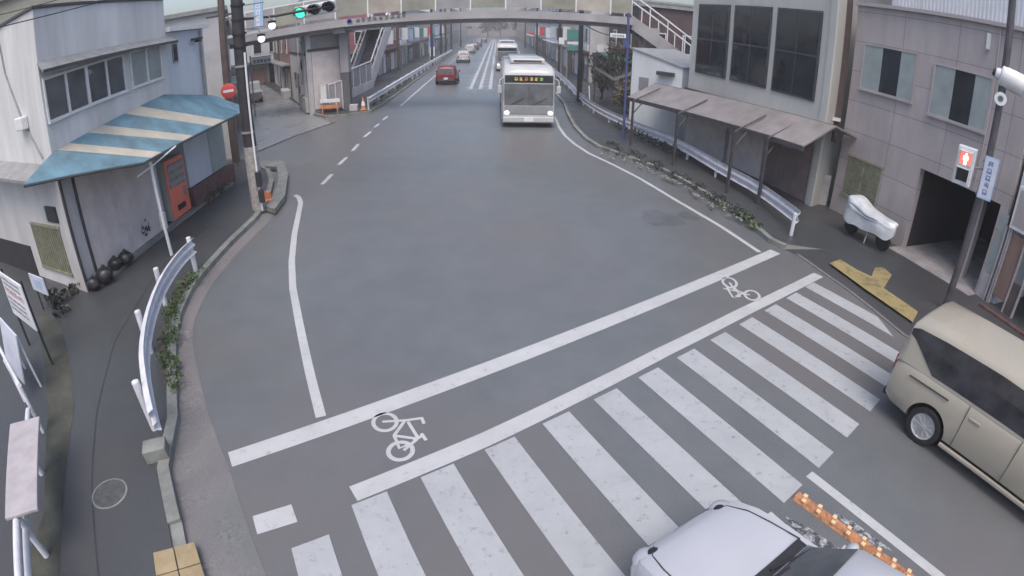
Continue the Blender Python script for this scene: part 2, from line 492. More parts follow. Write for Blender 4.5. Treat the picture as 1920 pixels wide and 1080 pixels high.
class Facade:                                   # a vertical wall plane from A to B, outward on the right-hand side of A->B unless flipped
    def __init__(self, A, B, flip=False):
        self.A = Vector((A[0], A[1], 0)); B = Vector((B[0], B[1], 0))
        self.L = (B - self.A).length
        self.u = (B - self.A).normalized()
        self.n = Vector((self.u.y, -self.u.x, 0)) * (-1 if flip else 1)
    def p(self, s, z, off=0.0):
        q = self.A + self.u * s + self.n * off
        return Vector((q.x, q.y, z))
    def slab(self, mb, s0, s1, z0, z1, o0, o1):
        a = [self.p(s0, z0, o0), self.p(s1, z0, o0), self.p(s1, z0, o1), self.p(s0, z0, o1)]
        b = [self.p(s0, z1, o0), self.p(s1, z1, o0), self.p(s1, z1, o1), self.p(s0, z1, o1)]
        mb.hexa(a + b)
        return mb
def glyphs(mb, o, ux, uy, n, size, gap, off, vertical=False, seed=1):
    """Rows of small strokes standing in for characters too blurred to read; o is the first cell's lower left corner."""
    rg = random.Random(seed)
    o, ux, uy, off = Vector(o), Vector(ux), Vector(uy), Vector(off)
    for k in range(n):
        q = o + (uy * (-(size + gap) * k) if vertical else ux * ((size + gap) * k)) + off
        t = size * 0.14
        for h in sorted(rg.sample([0.08, 0.3, 0.52, 0.78], 3)):
            x0, x1 = rg.uniform(0, 0.2) * size, size * rg.uniform(0.75, 1)
            mb.poly([q + ux * x0 + uy * (h * size), q + ux * x1 + uy * (h * size), q + ux * x1 + uy * (h * size + t), q + ux * x0 + uy * (h * size + t)])
        for h in rg.sample([0.1, 0.42, 0.74], 2):
            y0, y1 = rg.uniform(0, 0.3) * size, size * rg.uniform(0.7, 1)
            oo = off.normalized() * 0.001
            mb.poly([q + oo + ux * (h * size) + uy * y0, q + oo + ux * (h * size + t) + uy * y0, q + oo + ux * (h * size + t) + uy * y1, q + oo + ux * (h * size) + uy * y1])
    return mb

mat('van_glass', (0.03, 0.03, 0.036), 0.08, 0.5, 2.5, spec=0.6)
mat('screen_glass', (0.09, 0.10, 0.11), 0.08, 0.3, 1.5, spec=0.6)
mat('fold_shade', (0.30, 0.33, 0.38), 0.4, 0.2, 6)  # darker tone of the sheet, shade along its folds put into the colour

nt = MATS['gutter_concrete'].node_tree
_b = nt.nodes['Principled BSDF']; _src = _b.inputs['Base Color'].links[0].from_socket
_tc = nd(nt, 'ShaderNodeTexCoord')
_vo = nd(nt, 'ShaderNodeTexVoronoi', Scale=26.0)
nt.links.new(_tc.outputs['Object'], _vo.inputs['Vector'])
_no = nd(nt, 'ShaderNodeTexNoise', Scale=0.9, Detail=3.0)
nt.links.new(_tc.outputs['Object'], _no.inputs['Vector'])
_cr = nd(nt, 'ShaderNodeValToRGB')
_cr.color_ramp.elements[0].position = 0.45; _cr.color_ramp.elements[1].position = 0.62
_cr.color_ramp.elements[0].color = (0, 0, 0, 1); _cr.color_ramp.elements[1].color = (0.75, 0.75, 0.75, 1)
nt.links.new(_no.outputs['Fac'], _cr.inputs['Fac'])
_mr = nd(nt, 'ShaderNodeMapRange'); _mr.inputs[1].default_value = 0.0; _mr.inputs[2].default_value = 1.0; _mr.inputs[3].default_value = 0.55; _mr.inputs[4].default_value = 1.55
nt.links.new(_vo.outputs['Color'], _mr.inputs[0])
_mx = nd(nt, 'ShaderNodeMixRGB', blend_type='MULTIPLY')
nt.links.new(_cr.outputs[0], _mx.inputs['Fac']); nt.links.new(_src, _mx.inputs[1]); nt.links.new(_mr.outputs[0], _mx.inputs[2])
nt.links.new(_mx.outputs[0], _b.inputs['Base Color'])

mat('pole_grey', (0.065, 0.06, 0.068), 0.55, 0.3, 3, bump=0.15, bscale=20)

mat('moss', (0.045, 0.048, 0.038), 0.8, 0.45, 2.2, bump=0.3, bscale=25)
mat('joint_dark', (0.03, 0.032, 0.034), 0.6, 0.2, 3)

# ============================================================ THE SETTING
def plain(name, m, mb, **k):
    return struct(mb.build(name, m, **k))
DR = -0.029                                       # the main road drifts this much to the left per metre
plain('ground', 'far_ground', MB().sheet([(-250, -70), (250, -70), (250, 700), (-250, 700)], -0.06))
plain('road', 'wet_asphalt', MB().sheet([(-80, -40), (60, -40), (60, 420), (-80, 420)], 0.0))

gut_out = [(0.6, -2.0), (-0.9, 0.4), (-1.75, 1.7)] + [tuple(p[:2]) for p in GL([(500, 1080), (470, 1000), (430, 880), (392, 780), (372, 700), (360, 640), (365, 600), (380, 565), (400, 530), (450, 470), (500, 420), (528, 380), (537, 340), (528, 312), (505, 303)])] + [(-11.0, 20.9)]
gut_in = [(-0.2, -2.4), (-1.65, -0.1), (-2.5, 1.35)] + [tuple(p[:2]) for p in GL([(365, 1080), (345, 985), (322, 885), (338, 790), (334, 700), (333, 640), (343, 595), (361, 553), (383, 520), (434, 462), (484, 413), (506, 380), (514, 344), (507, 322), (490, 313)])] + [(-11.0, 20.45)]
plain('gutter', 'gutter_concrete', MB().sheet(gut_out + gut_in[::-1], 0.004))
def inset(path, d):
    path = [Vector((p[0], p[1], 0)) for p in path]; out = []
    for k in range(len(path)):
        t = (path[min(k + 1, len(path) - 1)] - path[max(k - 1, 0)]).normalized()
        q = path[k] + Vector((-t.y, t.x, 0)) * d
        out.append((q.x, q.y))
    return out
kerb_in = inset(gut_in, 0.17)
mb = MB()
for k in range(len(gut_in) - 1):
    mb.prism([gut_in[k], gut_in[k + 1], kerb_in[k + 1], kerb_in[k]], -0.03, 0.125 if k > 3 else 0.07)
plain('kerb', 'kerb_concrete', mb)
plain('pavement', 'pavement_asphalt', MB().prism(kerb_in + [(-30, 20.45), (-30, -12), (-0.5, -12)], -0.04, 0.10))
bed = [tuple(p[:2]) for p in GL([(330, 742), (322, 690), (326, 640), (334, 600), (350, 558), (371, 522), (392, 497), (372, 497), (336, 530), (312, 580), (300, 640), (302, 700), (313, 745)], 0.1)]
plain('soil_bed', 'soil', MB().sheet(bed, 0.108))

ms = [tuple(p[:2]) for p in GL([(40, 1080), (112, 1080), (122, 900), (140, 760), (128, 660), (112, 600), (70, 590), (86, 700), (90, 780), (84, 960)], 0.1)]
plain('moss_strip_ground', 'moss', MB().sheet(ms, 0.1045))
mb = MB()
for pts in ([(185, 1080), (172, 900), (182, 770), (215, 640), (300, 505), (400, 415)],):
    mb.strip(GL(pts, 0.1), 0.022, 0.1048)
plain('pavement_joint', 'joint_dark', mb)
c = G(330, 960, 0.1)
# right-hand side: kerb, planting bed and pavement
kr = [tuple(p[:2]) for p in GL([(1440, 455), (1400, 420), (1360, 392), (1300, 355), (1240, 322), (1180, 300), (1120, 278), (1095, 262), (1075, 240), (1062, 215), (1055, 195)])]
kr = [(6.75, 11.55)] + kr + [(3.0 + DR * (y - 34), y) for y in (45, 60, 90, 140, 220, 400)]
kr_in = inset(kr, -0.16)
mb = MB()
for k in range(len(kr) - 1):
    mb.prism([kr[k], kr[k + 1], kr_in[k + 1], kr_in[k]], -0.03, 0.12)
plain('kerb', 'kerb_concrete', mb)
flush = [(10.5, -6), (10.2, 1), (9.1, 4), (8.35, 6.0), (7.68, 7.5), (7.42, 9.22), (7.14, 10.42), (6.98, 11.24)]
fl_in = inset(flush, -0.18); fl_b = inset(flush, -0.95)
plain('pavement', 'pavement_asphalt', MB().prism(fl_b + kr_in + [(45, 400), (45, -6)], -0.04, 0.10))
mb = MB(); mr = MB()
for k in range(len(flush) - 1):
    mb.prism([flush[k], flush[k + 1], fl_in[k + 1], fl_in[k]], -0.03, 0.02)
    mr.poly([(*flush[k + 1], .012), (*flush[k], .012), (*fl_b[k], .101), (*fl_b[k + 1], .101)])
mr.poly([(*kr[0], .0), (*flush[-1], .012), (*fl_b[-1], .101), (*kr_in[0], .101)])
plain('kerb', 'gutter_concrete', mb)
plain('pavement', 'pavement_asphalt', mr)
# left far block beyond the side street
kl = [tuple(p[:2]) for p in GL([(588, 216), (610, 221), (650, 218), (695, 211), (718, 198)])] + [(-8.15 + (DR - 0.004) * (y - 34), y) for y in (38, 50, 70, 100, 150, 220, 400)]
kl_in = inset(kl, 0.16)
mb = MB()
for k in range(len(kl) - 1):
    mb.prism([kl[k], kl[k + 1], kl_in[k + 1], kl_in[k]], -0.03, 0.12)
plain('kerb', 'kerb_concrete', mb)
plain('pavement', 'pavement_asphalt', MB().prism(kl_in + [(-60, 400), (-60, 110), (-17.2, 40.4)], -0.04, 0.10))
plain('side_road', 'side_paving', MB().sheet([(-11.3, 21.6), (-9.7, 28.3), (-11.9, 31.2), (-17.3, 40.6), (-40, 82), (-52, 82), (-27, 50.5)], 0.004))
mb = MB().strip([(-11.4, 21.3), (-10.6, 25.2), (-9.55, 28.4)], 0.16, 0.009)
plain('road_seam', 'pole_dark', mb)
isl = [tuple(p[:2]) for p in GL([(497, 372), (497, 330), (503, 318), (520, 318), (524, 345), (515, 378)])]

# road markings
mb = MB()
q = GL([(427, 853), (595, 793), (693.3, 757), (800, 721), (900, 683.3), (1040, 628), (1066.7, 617), (1233.3, 549.3), (1416.7, 480), (1447, 468), (1461, 476), (1424, 490.5), (1238, 561), (1073, 632), (906, 701), (806, 738), (700, 778), (602, 813), (436, 871)])
a, b = (q[0] + q[-1]) / 2, (q[9] + q[10]) / 2
mb.strip([a, b], 0.30, 0.004)
plain('stop_line_road_marking', 'road_paint', mb)
u = (G(1523.3, 515) - G(655, 915)).normalized(); nrm = Vector((u.y, -u.x, 0))
mb = MB().strip([p - nrm * -0.13 for p in GL([(655, 912.7), (766.7, 868.3), (900, 813.3), (1066.7, 735), (1233.3, 652.7), (1383.3, 580), (1526, 511.5)])], 0.26, 0.004)
plain('cycle_lane_road_marking', 'road_paint', mb)
mb = MB()
tl0 = G(657, 941.7); tl11 = G(1506.7, 536.7)
du = (tl11 - tl0) / 11
rd = (G(1502.5, 906) - G(1233.3, 686.7)).normalized()
for k in range(12):
    p = tl0 + du * k + rd * 0.05
    e = 0.45
    ln = 2.96 if k < 11 else 2.3
    mb.poly([p, p + rd * ln, p + rd * ln + u * e, p + u * e] if k < 11 else [p, p + rd * 2.35, p + rd * 1.75 + u * 0.45, p + u * 0.42])
p = G(546.4, 1028.4)
mb.poly([p, p + rd * 2.5, p + rd * 2.5 + u * 0.45, p + u * 0.45])
mb.v = [Vector((v.x, v.y, 0.004)) for v in mb.v]
plain('zebra_road_marking', 'zebra_paint', mb)
mb = MB().strip([G(478, 985), G(552, 962)], 0.29, 0.004)
mb.strip(GL([(602, 782), (580, 695), (562, 610), (549, 540), (547, 490), (552, 440), (560, 400), (564, 380), (560, 370), (553, 366)]), 0.15, 0.0045)
for a, b in [((604, 346), (622, 327)), ((635, 309), (650, 295)), ((661, 283), (672, 270)), ((683, 257), (695, 247)), ((702, 239), (711, 232)), ((718, 225), (727, 218))]:
    mb.strip([G(*a), G(*b)], 0.15, 0.004)
mb.strip([(-6.95 + (DR - 0.005) * (y - 33), y) for y in (33.4, 40, 60, 100, 200)], 0.15, 0.004)
mb.strip(GL([(1424, 473), (1352, 425), (1270, 377), (1200, 335), (1150, 309), (1105, 288), (1077, 270), (1060, 255), (1048, 238), (1043, 225)]) + [(2.12 + DR * (y - 30), y) for y in (31, 40, 60, 100, 200)], 0.14, 0.004)
mb.strip([(3.81, 4.245), (4.35, 3.27), (4.89, 2.3), (5.6, 0.95), (7.0, -1.6)], 0.15, 0.004)
mb.strip([(2.98, 3.68), (3.28, 3.12), (3.62, 2.62)], 0.15, 0.004)
mb.strip([(3.60, 2.85), (3.84, 3.0)], 0.14, 0.0045)
plain('lane_road_marking', 'road_paint', mb)
mb = MB()
mb.poly([(3.2, 3.62, 0.004), (3.42, 3.42, 0.004), (3.85, 2.85, 0.004), (3.62, 2.78, 0.004), (3.3, 3.2, 0.004)])
mb.poly([(3.86, 3.56, 0.004), (4.05, 3.42, 0.004), (4.42, 2.82, 0.004), (4.12, 3.02, 0.004)])
plain('worn_road_marking', 'worn_paint', mb)
# hatched centre of the far road
mb = MB()
def cx(y): return -2.55 + DR * (y - 41.7)
for off in (-0.72, 0.0, 0.75):
    mb.strip([(cx(y) + off * (1 if y < 150 else 0.5), y) for y in (41.8, 60, 90, 140, 200)], 0.26, 0.004)
for y in range(43, 130, 3):
    mb.strip([(cx(y) - 1.15, y - 0.4), (cx(y) - 0.75, y + 0.5)], 0.22, 0.0045)
    mb.strip([(cx(y) + 0.05, y), (cx(y) + 0.7, y + 1.2)], 0.2, 0.0045)
mb.strip([(-3.6, 41.6), (-1.4, 41.6)], 0.2, 0.005)
plain('hatched_road_marking', 'road_paint', mb)
# bicycle symbols
def stroke(mb, pts, wd):
    mb.strip(GL(pts), wd, 0.0042 + 0.0003 * (len(mb.f) % 7))
def ring(mb, c, rx, ry, wd, tilt=0.0):
    n = 28; pts = []
    for k in range(n + 1):
        an = 2 * math.pi * k / n
        x, y = rx * math.cos(an), ry * math.sin(an)
        pts.append((c[0] + x * math.cos(tilt) - y * math.sin(tilt), c[1] + x * math.sin(tilt) + y * math.cos(tilt)))
    mb.strip(GL(pts), wd, 0.004)
mb = MB()
ring(mb, (722, 792), 22, 16, 0.055, -0.08); ring(mb, (751, 846), 23, 16.5, 0.06, -0.15)
for s in ([(717, 791), (761, 788.5)], [(758, 789), (793, 784)], [(791, 784), (795, 795)], [(758, 791), (739, 817)], [(737, 817), (782, 823)], [(765, 791), (784, 822)], [(739, 817), (749, 841), (770, 832)], [(776, 827), (795, 815)], [(790, 813), (799, 826)], [(782, 824), (757, 845)]):
    stroke(mb, s, 0.045)
plain('bicycle_road_marking', 'road_paint', mb)
mb = MB()
ring(mb, (1368, 530), 13.5, 8.5, 0.06, 0.35); ring(mb, (1410, 554), 14, 8.5, 0.06, 0.25)
for s in ([(1368, 530), (1378, 546)], [(1356, 541), (1384, 547)], [(1361, 534), (1366, 545)], [(1366, 545), (1374, 558), (1388, 556)], [(1388, 556), (1378, 540), (1362, 541)], [(1388, 551), (1406, 553)], [(1372, 540), (1392, 549)], [(1380, 556), (1394, 548)]):
    stroke(mb, s, 0.05)
plain('bicycle_road_marking', 'road_paint', mb)
# tactile paving
tp = [tuple(p[:2]) for p in GL([(1555, 494), (1575, 487), (1608, 507), (1634, 519), (1640, 503), (1656, 502), (1672, 516), (1657, 541), (1721, 585), (1711, 605), (1625, 545)], 0.1)]
plain('tactile_paving', 'tactile_yellow', MB().sheet(tp, 0.112))
q = [G(*p, 0.1) for p in [(287, 1037), (366, 1016), (392, 1100), (300, 1130)]]
mb = MB()
for i in range(2):
    for j in range(2):
        a = [q[0].lerp(q[1], i / 2 + 0.012).lerp(q[3].lerp(q[2], i / 2 + 0.012), j / 2 + .012), q[0].lerp(q[1], i / 2 + .488).lerp(q[3].lerp(q[2], i / 2 + .488), j / 2 + .012),
             q[0].lerp(q[1], i / 2 + .488).lerp(q[3].lerp(q[2], i / 2 + .488), j / 2 + .488), q[0].lerp(q[1], i / 2 + .012).lerp(q[3].lerp(q[2], i / 2 + .012), j / 2 + .488)]
        mb.prism([(p.x, p.y) for p in a], 0.095, 0.118)
plain('tactile_paving', 'tactile_tan', mb, bevel=0.006)
# manhole, patch, puddles
mb = MB(); c = G(205, 925, 0.1)
mb.lathe([(0.0, 0.25), (0.004, 0.245), (0.004, 0.001)], (c.x, c.y, 0.1), seg=36)
MHC = tag(mb.build('manhole_cover', 'manhole_iron'), 'round iron manhole cover in the pavement between barrier and gutter', 'manhole cover')
MB().lathe([(0.0, 0.275), (0.006, 0.27), (0.006, 0.25), (0.0, 0.248)], (c.x, c.y, 0.1), seg=36).build('rim', 'kerb_concrete', MHC)

def pud(mb, c, rx, ry, rot, z):
    n = 26; pts = []
    for k in range(n):
        an = 2 * math.pi * k / n; j = 1 + 0.12 * math.sin(3 * an + c[0]) + 0.07 * math.sin(7 * an + c[1])
        x, y = rx * j * math.cos(an), ry * j * math.sin(an)
        pts.append((c[0] + x * math.cos(rot) - y * math.sin(rot), c[1] + x * math.sin(rot) + y * math.cos(rot)))
    mb.sheet(pts, z)
mb = MB()
c = G(1240, 410); pud(mb, c, 0.55, 0.62, 0.4, 0.003)
c = G(1290, 405); pud(mb, c, 0.25, 0.35, 0.4, 0.0032)
plain('wet_patch', 'puddle', mb)

# ============================================================ LEFT: shop house with striped awning
LF = Facade((-9.68, 8.68), (-9.90, 16.5))                 # s = metres along the street, off = out towards the pavement
LS = Facade((-9.68, 8.68), (-13.39, 9.83), flip=True)     # side wall towards the camera
BL = thing('shop_house', 'pale plastered two storey shop house with a strip window above the striped awning', 'house', (-9.68, 8.68, 0))
back = (-17.5, 11.2); back2 = (-17.9, 17.0)
def fp(s, off=0.0): q = LF.p(s, 0, off); return (q.x, q.y)
def sp(s, off=0.0): q = LS.p(s, 0, off); return (q.x, q.y)
mb = MB().prism([fp(0), fp(5.32), (-17.7, 14.4), sp(8.0)], 2.9, 6.52)
mb.build('upper_wall', 'plaster_pale', BL, bevel=0.02)
mb = MB().prism([fp(0, -0.004), fp(3.95, -0.004), fp(3.95, -0.5), fp(8.6, -0.5), (-18, 17.6), sp(8.0)], 0.0, 2.9)
mb.build('lower_wall', 'plaster_low', BL)
mb = MB().prism([fp(5.325, -0.03), fp(7.6, -0.03), (-14.2, 16.6), (-14.0, 14.5)], 2.9, 5.55)
mb.build('side_wing', 'plaster_blue', BL, bevel=0.015)
mb = MB().prism([fp(5.34, 0.14), fp(7.72, 0.14), (-14.2, 16.8), (-14.0, 14.45)], 5.56, 5.70)
mb.build('wing_roof', 'white_trim', BL)
mb = MB().prism([fp(-0.06, 0.05), fp(5.36, 0.05), (-17.8, 14.5), sp(8.05, 0.06)], 6.52, 6.58)
mb.build('roof', 'dark_trim', BL)
mb = MB()                                                # sloping hood over the strip window
a = [LF.p(-0.18, 5.16, 0.34), LF.p(5.42, 5.26, 0.34), LF.p(5.42, 5.42, 0.003), LF.p(-0.02, 5.36, 0.003)]
mb.hexa([p - Vector((0, 0, 0.05)) for p in a] + a)
hd = mb.build('window_hood', 'grey_trim', BL)
mb = MB()
mb.hexa([p - Vector((0, 0, 0.05)) for p in (LF.p(-0.18, 5.15, 0.345), LF.p(5.42, 5.25, 0.345), LF.p(5.42, 5.25, 0.36), LF.p(-0.18, 5.15, 0.36))] + [LF.p(-0.18, 5.17, 0.345), LF.p(5.42, 5.27, 0.345), LF.p(5.42, 5.27, 0.36), LF.p(-0.18, 5.17, 0.36)])
mb.build('hood_edge', 'dark_trim', hd)
def zlo(s): return 4.07 + 0.05 * s
def zhi(s): return 4.94 + 0.052 * s
def lwin(s0, s1, mull, glass):
    mb = MB()
    z0, z1 = zlo(s0), zhi(s0); y0, y1 = zlo(s1), zhi(s1)
    def quad(sa, sb, za0, zb0, za1, zb1, o0, o1):
        mb.hexa([LF.p(sa, za0, o0), LF.p(sb, zb0, o0), LF.p(sb, zb0, o1), LF.p(sa, za0, o1), LF.p(sa, za1, o0), LF.p(sb, zb1, o0), LF.p(sb, zb1, o1), LF.p(sa, za1, o1)])
    quad(s0 - .05, s1 + .05, z0 - .07, y0 - .07, z0, y0, 0.003, .07)
    quad(s0 - .05, s1 + .05, z1, y1, z1 + .05, y1 + .05, 0.003, .05)
    quad(s0 - .05, s0, z0, z0, z1, z1, 0.003, .045); quad(s1, s1 + .05, y0, y0, y1, y1, 0.003, .045)
    quad(mull - .035, mull + .035, zlo(mull), zlo(mull), zhi(mull), zhi(mull), 0.003, .045)
    fr = mb.build('window', 'white_trim', BL)
    mb = MB()
    quad(s0, s1, z0, y0, z1, y1, 0.002, .012)
    mb.build('pane', glass, fr)
lwin(0.12, 1.53, 0.83, 'window_glass')
lwin(1.63, 3.08, 2.37, 'window_glass')
lwin(3.45, 4.88, 4.18, 'frosted_glass')
mb = MB(); LF.slab(mb, 5.62, 5.90, 4.62, 5.22, -0.028, 0.01)
fr = mb.build('window', 'grey_trim', BL)
mb = MB(); LF.slab(mb, 5.66, 5.86, 4.67, 5.17, 0.0105, 0.016)
mb.build('pane', 'dark_glass', fr)
mb = MB(); LF.slab(mb, 6.75, 7.0, 5.2, 5.27, 0.0, 0.3); LF.slab(mb, 6.8, 6.95, 5.13, 5.2, 0.1, 0.28)
mb.build('wall_lamp', 'black_plastic', BL)
mb = MB().tube([LF.p(7.3, 5.5, 0.04), LF.p(7.32, 2.9, 0.04)], 0.045)
mb.build('downpipe', 'grey_trim', BL)
# side: small eaves roof, meter box, lattice, cable conduit
mb = MB()
a = [LS.p(0.15, 2.93, 0.55), LS.p(5.0, 3.2, 0.75), LS.p(5.0, 3.35, 0.003), LS.p(0.0, 3.12, 0.003)]
mb.hexa([p - Vector((0, 0, 0.07)) for p in a] + a)
mb.build('lean_to_roof', 'grey_trim', BL)
mb = MB(); LS.slab(mb, 0.45, 1.0, 1.78, 2.16, 0.003, 0.05)
fr = mb.build('meter_box', 'black_plastic', BL)
mb = MB(); LS.slab(mb, 1.02, 1.22, 1.82, 2.16, 0.003, 0.07); mb.build('meter', 'vend_grey', BL)
mb = MB()
LS.slab(mb, 0.52, 2.35, 0.44, 0.50, 0.003, 0.05); LS.slab(mb, 0.52, 2.35, 1.62, 1.68, 0.003, 0.05)
for k in range(15):
    s = 0.55 + k * 0.125
    LS.slab(mb, s, s + 0.035, 0.5, 1.62, 0.006, 0.04)
mb.build('lattice_grille', 'olive_lattice', BL)
mb = MB(); LS.slab(mb, 2.9, 8.0, 0.1, 0.95, 0.002, 0.02); mb.build('bay_shade', 'shade_dark', BL)  # flat dark slab, shade low on the side wall put into its colour
mb = MB().tube([LS.p(2.2, 6.3, 0.03), LS.p(2.0, 5.4, 0.03), LS.p(1.35, 4.3, 0.03), LS.p(0.5, 3.3, 0.03)], 0.02)
mb.build('conduit', 'grey_trim', BL)
mb = MB(); LS.slab(mb, 1.0, 1.45, 4.0, 4.3, 0.003, 0.2); mb.build('junction_box', 'white_trim', BL, bevel=0.03)
# ground floor shutter and posts
mb = MB(); LF.slab(mb, 0.55, 3.75, 0.12, 2.75, 0.0, 0.02); LF.slab(mb, 1.95, 2.02, 0.12, 2.75, 0.02, 0.05)
mb.build('shutter', 'shutter_grey', BL)
mb = MB(); LF.slab(mb, 0.0, 0.06, 0.1, 2.9, 0.0, 0.05); LF.slab(mb, 0.46, 0.52, 0.1, 2.9, 0.0, 0.05)
mb.build('corner_post', 'dark_trim', BL)
mb = MB(); LF.slab(mb, 4.0, 4.35, 0.9, 2.6, -0.5, -0.46)
mb.build('display_window', 'window_glass', BL)
mb = MB(); LF.slab(mb, 5.6, 7.15, 0.75, 2.75, -0.5, -0.02); mb.build('lower_panel', 'plaster_blue', BL)
mb = MB(); LF.slab(mb, 7.2, 8.3, 0.75, 2.75, -0.5, -0.03); mb.build('lower_panel', 'frosted_glass', BL)
mb = MB(); LF.slab(mb, 5.5, 8.5, 0.1, 0.72, -0.5, 0.12); mb.build('brick_base', 'brick_red', BL)
# concrete plinth in front
mb = MB(); LF.slab(mb, 0.3, 8.0, 0.0, 0.16, 0.004, 0.28); mb.build('plinth', 'kerb_concrete', BL)

# awning: a thing fixed to the house, so a part of it; blue and cream sheets
AW = []
def aw_top(s): return LF.p(s, 3.40 + 0.078 * min(s, 4.9) - (max(0, s - 4.9) * 0.17), 0.01)
def aw_bot(t): return Vector((-8.22, 10.15, 2.62)).lerp(Vector((-8.62, 16.65, 2.68)), t)
bands = [(0.0, 0.05, 'awning_blue'), (0.055, 0.18, 'awning_cream'), (0.13, 0.62, 'awning_blue'), (0.30, 1.35, 'awning_cream'), (0.39, 1.92, 'awning_blue'), (0.57, 2.9, 'awning_cream'), (0.70, 3.6, 'awning_blue'), (1.0, 7.8, None)]
mbs = {'awning_blue': MB(), 'awning_cream': MB()}
def qd(m, a, b, c, d):
    n = Vector((0, 0, 0.02)); mbs[m].hexa([a - n, b - n, c - n, d - n, a, b, c, d])
for k in range(len(bands) - 1):
    t0, s0, m = bands[k]; t1, s1, _ = bands[k + 1]
    if s1 > 7: 
        qd(m, aw_bot(t0), aw_bot(0.86), aw_top(4.9), aw_top(s0)); t0, s0 = 0.86, 4.9
    qd(m, aw_bot(t0), aw_bot(t1), aw_top(s1), aw_top(s0))
n = Vector((0, 0, 0.02)); T = Vector((-9.62, 7.62, 3.05))
a, b, c = T, aw_bot(0), aw_top(0.05)
i = len(mbs['awning_blue'].v); mbs['awning_blue'].v += [a - n, b - n, c - n, a, b, c]
mbs['awning_blue'].f += [[i + 2, i + 1, i], [i + 3, i + 4, i + 5], [i, i + 1, i + 4, i + 3], [i + 1, i + 2, i + 5, i + 4], [i + 2, i, i + 3, i + 5]]
aw = mbs['awning_blue'].build('awning', 'awning_blue', BL)
mbs['awning_cream'].build('awning_stripe', 'awning_cream', aw)
mb = MB().tube([T - n * 2, aw_bot(0) - n * 2, aw_bot(1) - n * 2], 0.03, 8)
for t, s in ((0.1, .4), (0.5, 2.6), (0.9, 5.6)): mb.tube([aw_bot(t) - n * 2.5, aw_top(s) - n * 3], 0.025, 6)
mb.build('awning_frame', 'dark_trim', aw)

# things in front of the shop house
q = G(322, 478, 0.1)
P = thing('awning_post', 'white steel post with a slanting cross arm in front of the grey shutter', 'post', (q.x, q.y, 0.1))
top = Vector((q.x - 0.04, q.y - 0.03, 2.66))
MB().tube([q, top], 0.045, 12).build('pole', 'white_steel', P, smooth=True)
MB().tube([top + Vector((-0.22, -0.32, -0.42)), top + Vector((0.05, 0.05, -0.26)), top + Vector((0.28, 0.8, -0.02))], 0.022, 8).build('arm', 'white_steel', P)
MB().box((q.x - 0.03, q.y + 0.02, 1.0), (0.16, 0.1, 0.42)).build('box', 'vend_grey', P, bevel=0.01)

V = thing('vending_machine', 'red and grey drinks vending machine beneath the striped awning', 'vending machine', (-9.4, 13.6, 0.1))
VF = Facade((-9.74, 12.92), (-9.77, 14.05))
mb = MB(); VF.slab(mb, 0, 1.05, 0.16, 1.93, -0.02, -0.53); mb.build('cabinet', 'vend_grey', V, bevel=0.02)
mb = MB(); VF.slab(mb, 0.0, 1.05, 0.2, 1.93, -0.018, 0.03); mb.build('door', 'red_vend', V, bevel=0.015)
mb = MB(); VF.slab(mb, 0.08, 0.97, 1.1, 1.8, 0.032, 0.04); dw = mb.build('display', 'vend_window', V)
for r in range(3):
    mb = MB()
    for k in range(9):
        s = 0.13 + k * 0.095
        VF.slab(mb, s, s + 0.055, 1.16 + r * 0.22, 1.30 + r * 0.22, 0.041, 0.046)
    mb.build('can_row', 'pinkish_trim', dw)
mb = MB(); VF.slab(mb, 0.3, 0.75, 0.38, 0.55, 0.031, 0.05); mb.build('tray', 'black_plastic', V, bevel=0.01)
mb = MB(); VF.slab(mb, 0.78, 0.92, 0.7, 1.0, 0.031, 0.045); mb.build('coin_panel', 'grey_trim', V)

def bag(px, py, sz, lab, k):
    c = G(px, py, 0.16)
    b = MB().blob((c.x, c.y, 0.16 + sz * 0.42), sz * 0.62, sz * 0.55, sz * 0.5, 12, 7, 0.1)
    b.blob((c.x + 0.02, c.y, 0.16 + sz * 0.9), sz * 0.16, sz * 0.15, sz * 0.2, 8, 5, 0.15)
    tag(b.build('sandbag', 'black_bag', smooth=True), lab, 'bag', 'black bags along the shutter')
bag(178, 540, 0.30, 'black bag lying in front of the shutter at the building corner', 1)
bag(200, 528, 0.40, 'largest black bag in the row before the grey shutter', 2)
bag(218, 505, 0.34, 'black bag in the middle of the row before the grey shutter', 3)
bag(238, 494, 0.36, 'black bag at the street end of the row before the grey shutter', 4)
c = G(271, 452, 0.16)
PL = thing('potted_plant', 'dark withered plant in a pot against the grey shutter', 'plant', (c.x, c.y, 0.16))
MB().lathe([(0, 0.10), (0.22, 0.15), (0.22, 0.13), (0.18, 0.001)], (c.x, c.y, 0.16), seg=16).build('pot', 'black_plastic', PL, smooth=True)
MB().leaves((c.x, c.y, 0.55), 0.22, 0.25, 0.28, 160, 0.07).build('foliage', 'leaf_dark', PL)
c = G(400, 380, 0.1)
mb = MB()
for k in range(9):
    mb.leaves((c.x - 0.35 + random.uniform(-.2, .25), c.y - 0.9 + k * 0.32, 0.2), 0.16, 0.2, 0.14, 60, 0.06)
struct(mb.build('weeds', 'leaf_dry'), 'stuff', 'straggling weeds along the foot of the brick base', 'weeds')
mb = MB()
for px, py, n in [(110, 575, 90), (98, 560, 70), (125, 560, 60), (140, 550, 50), (118, 590, 40)]:
    c = G(px, py, 0.1); mb.leaves((c.x, c.y, 0.2), 0.24, 0.24, 0.14, n, 0.07)
struct(mb.build('weeds', 'leaf_dark'), 'stuff', 'dark weeds at the corner of the shop house', 'weeds')
mb = MB()
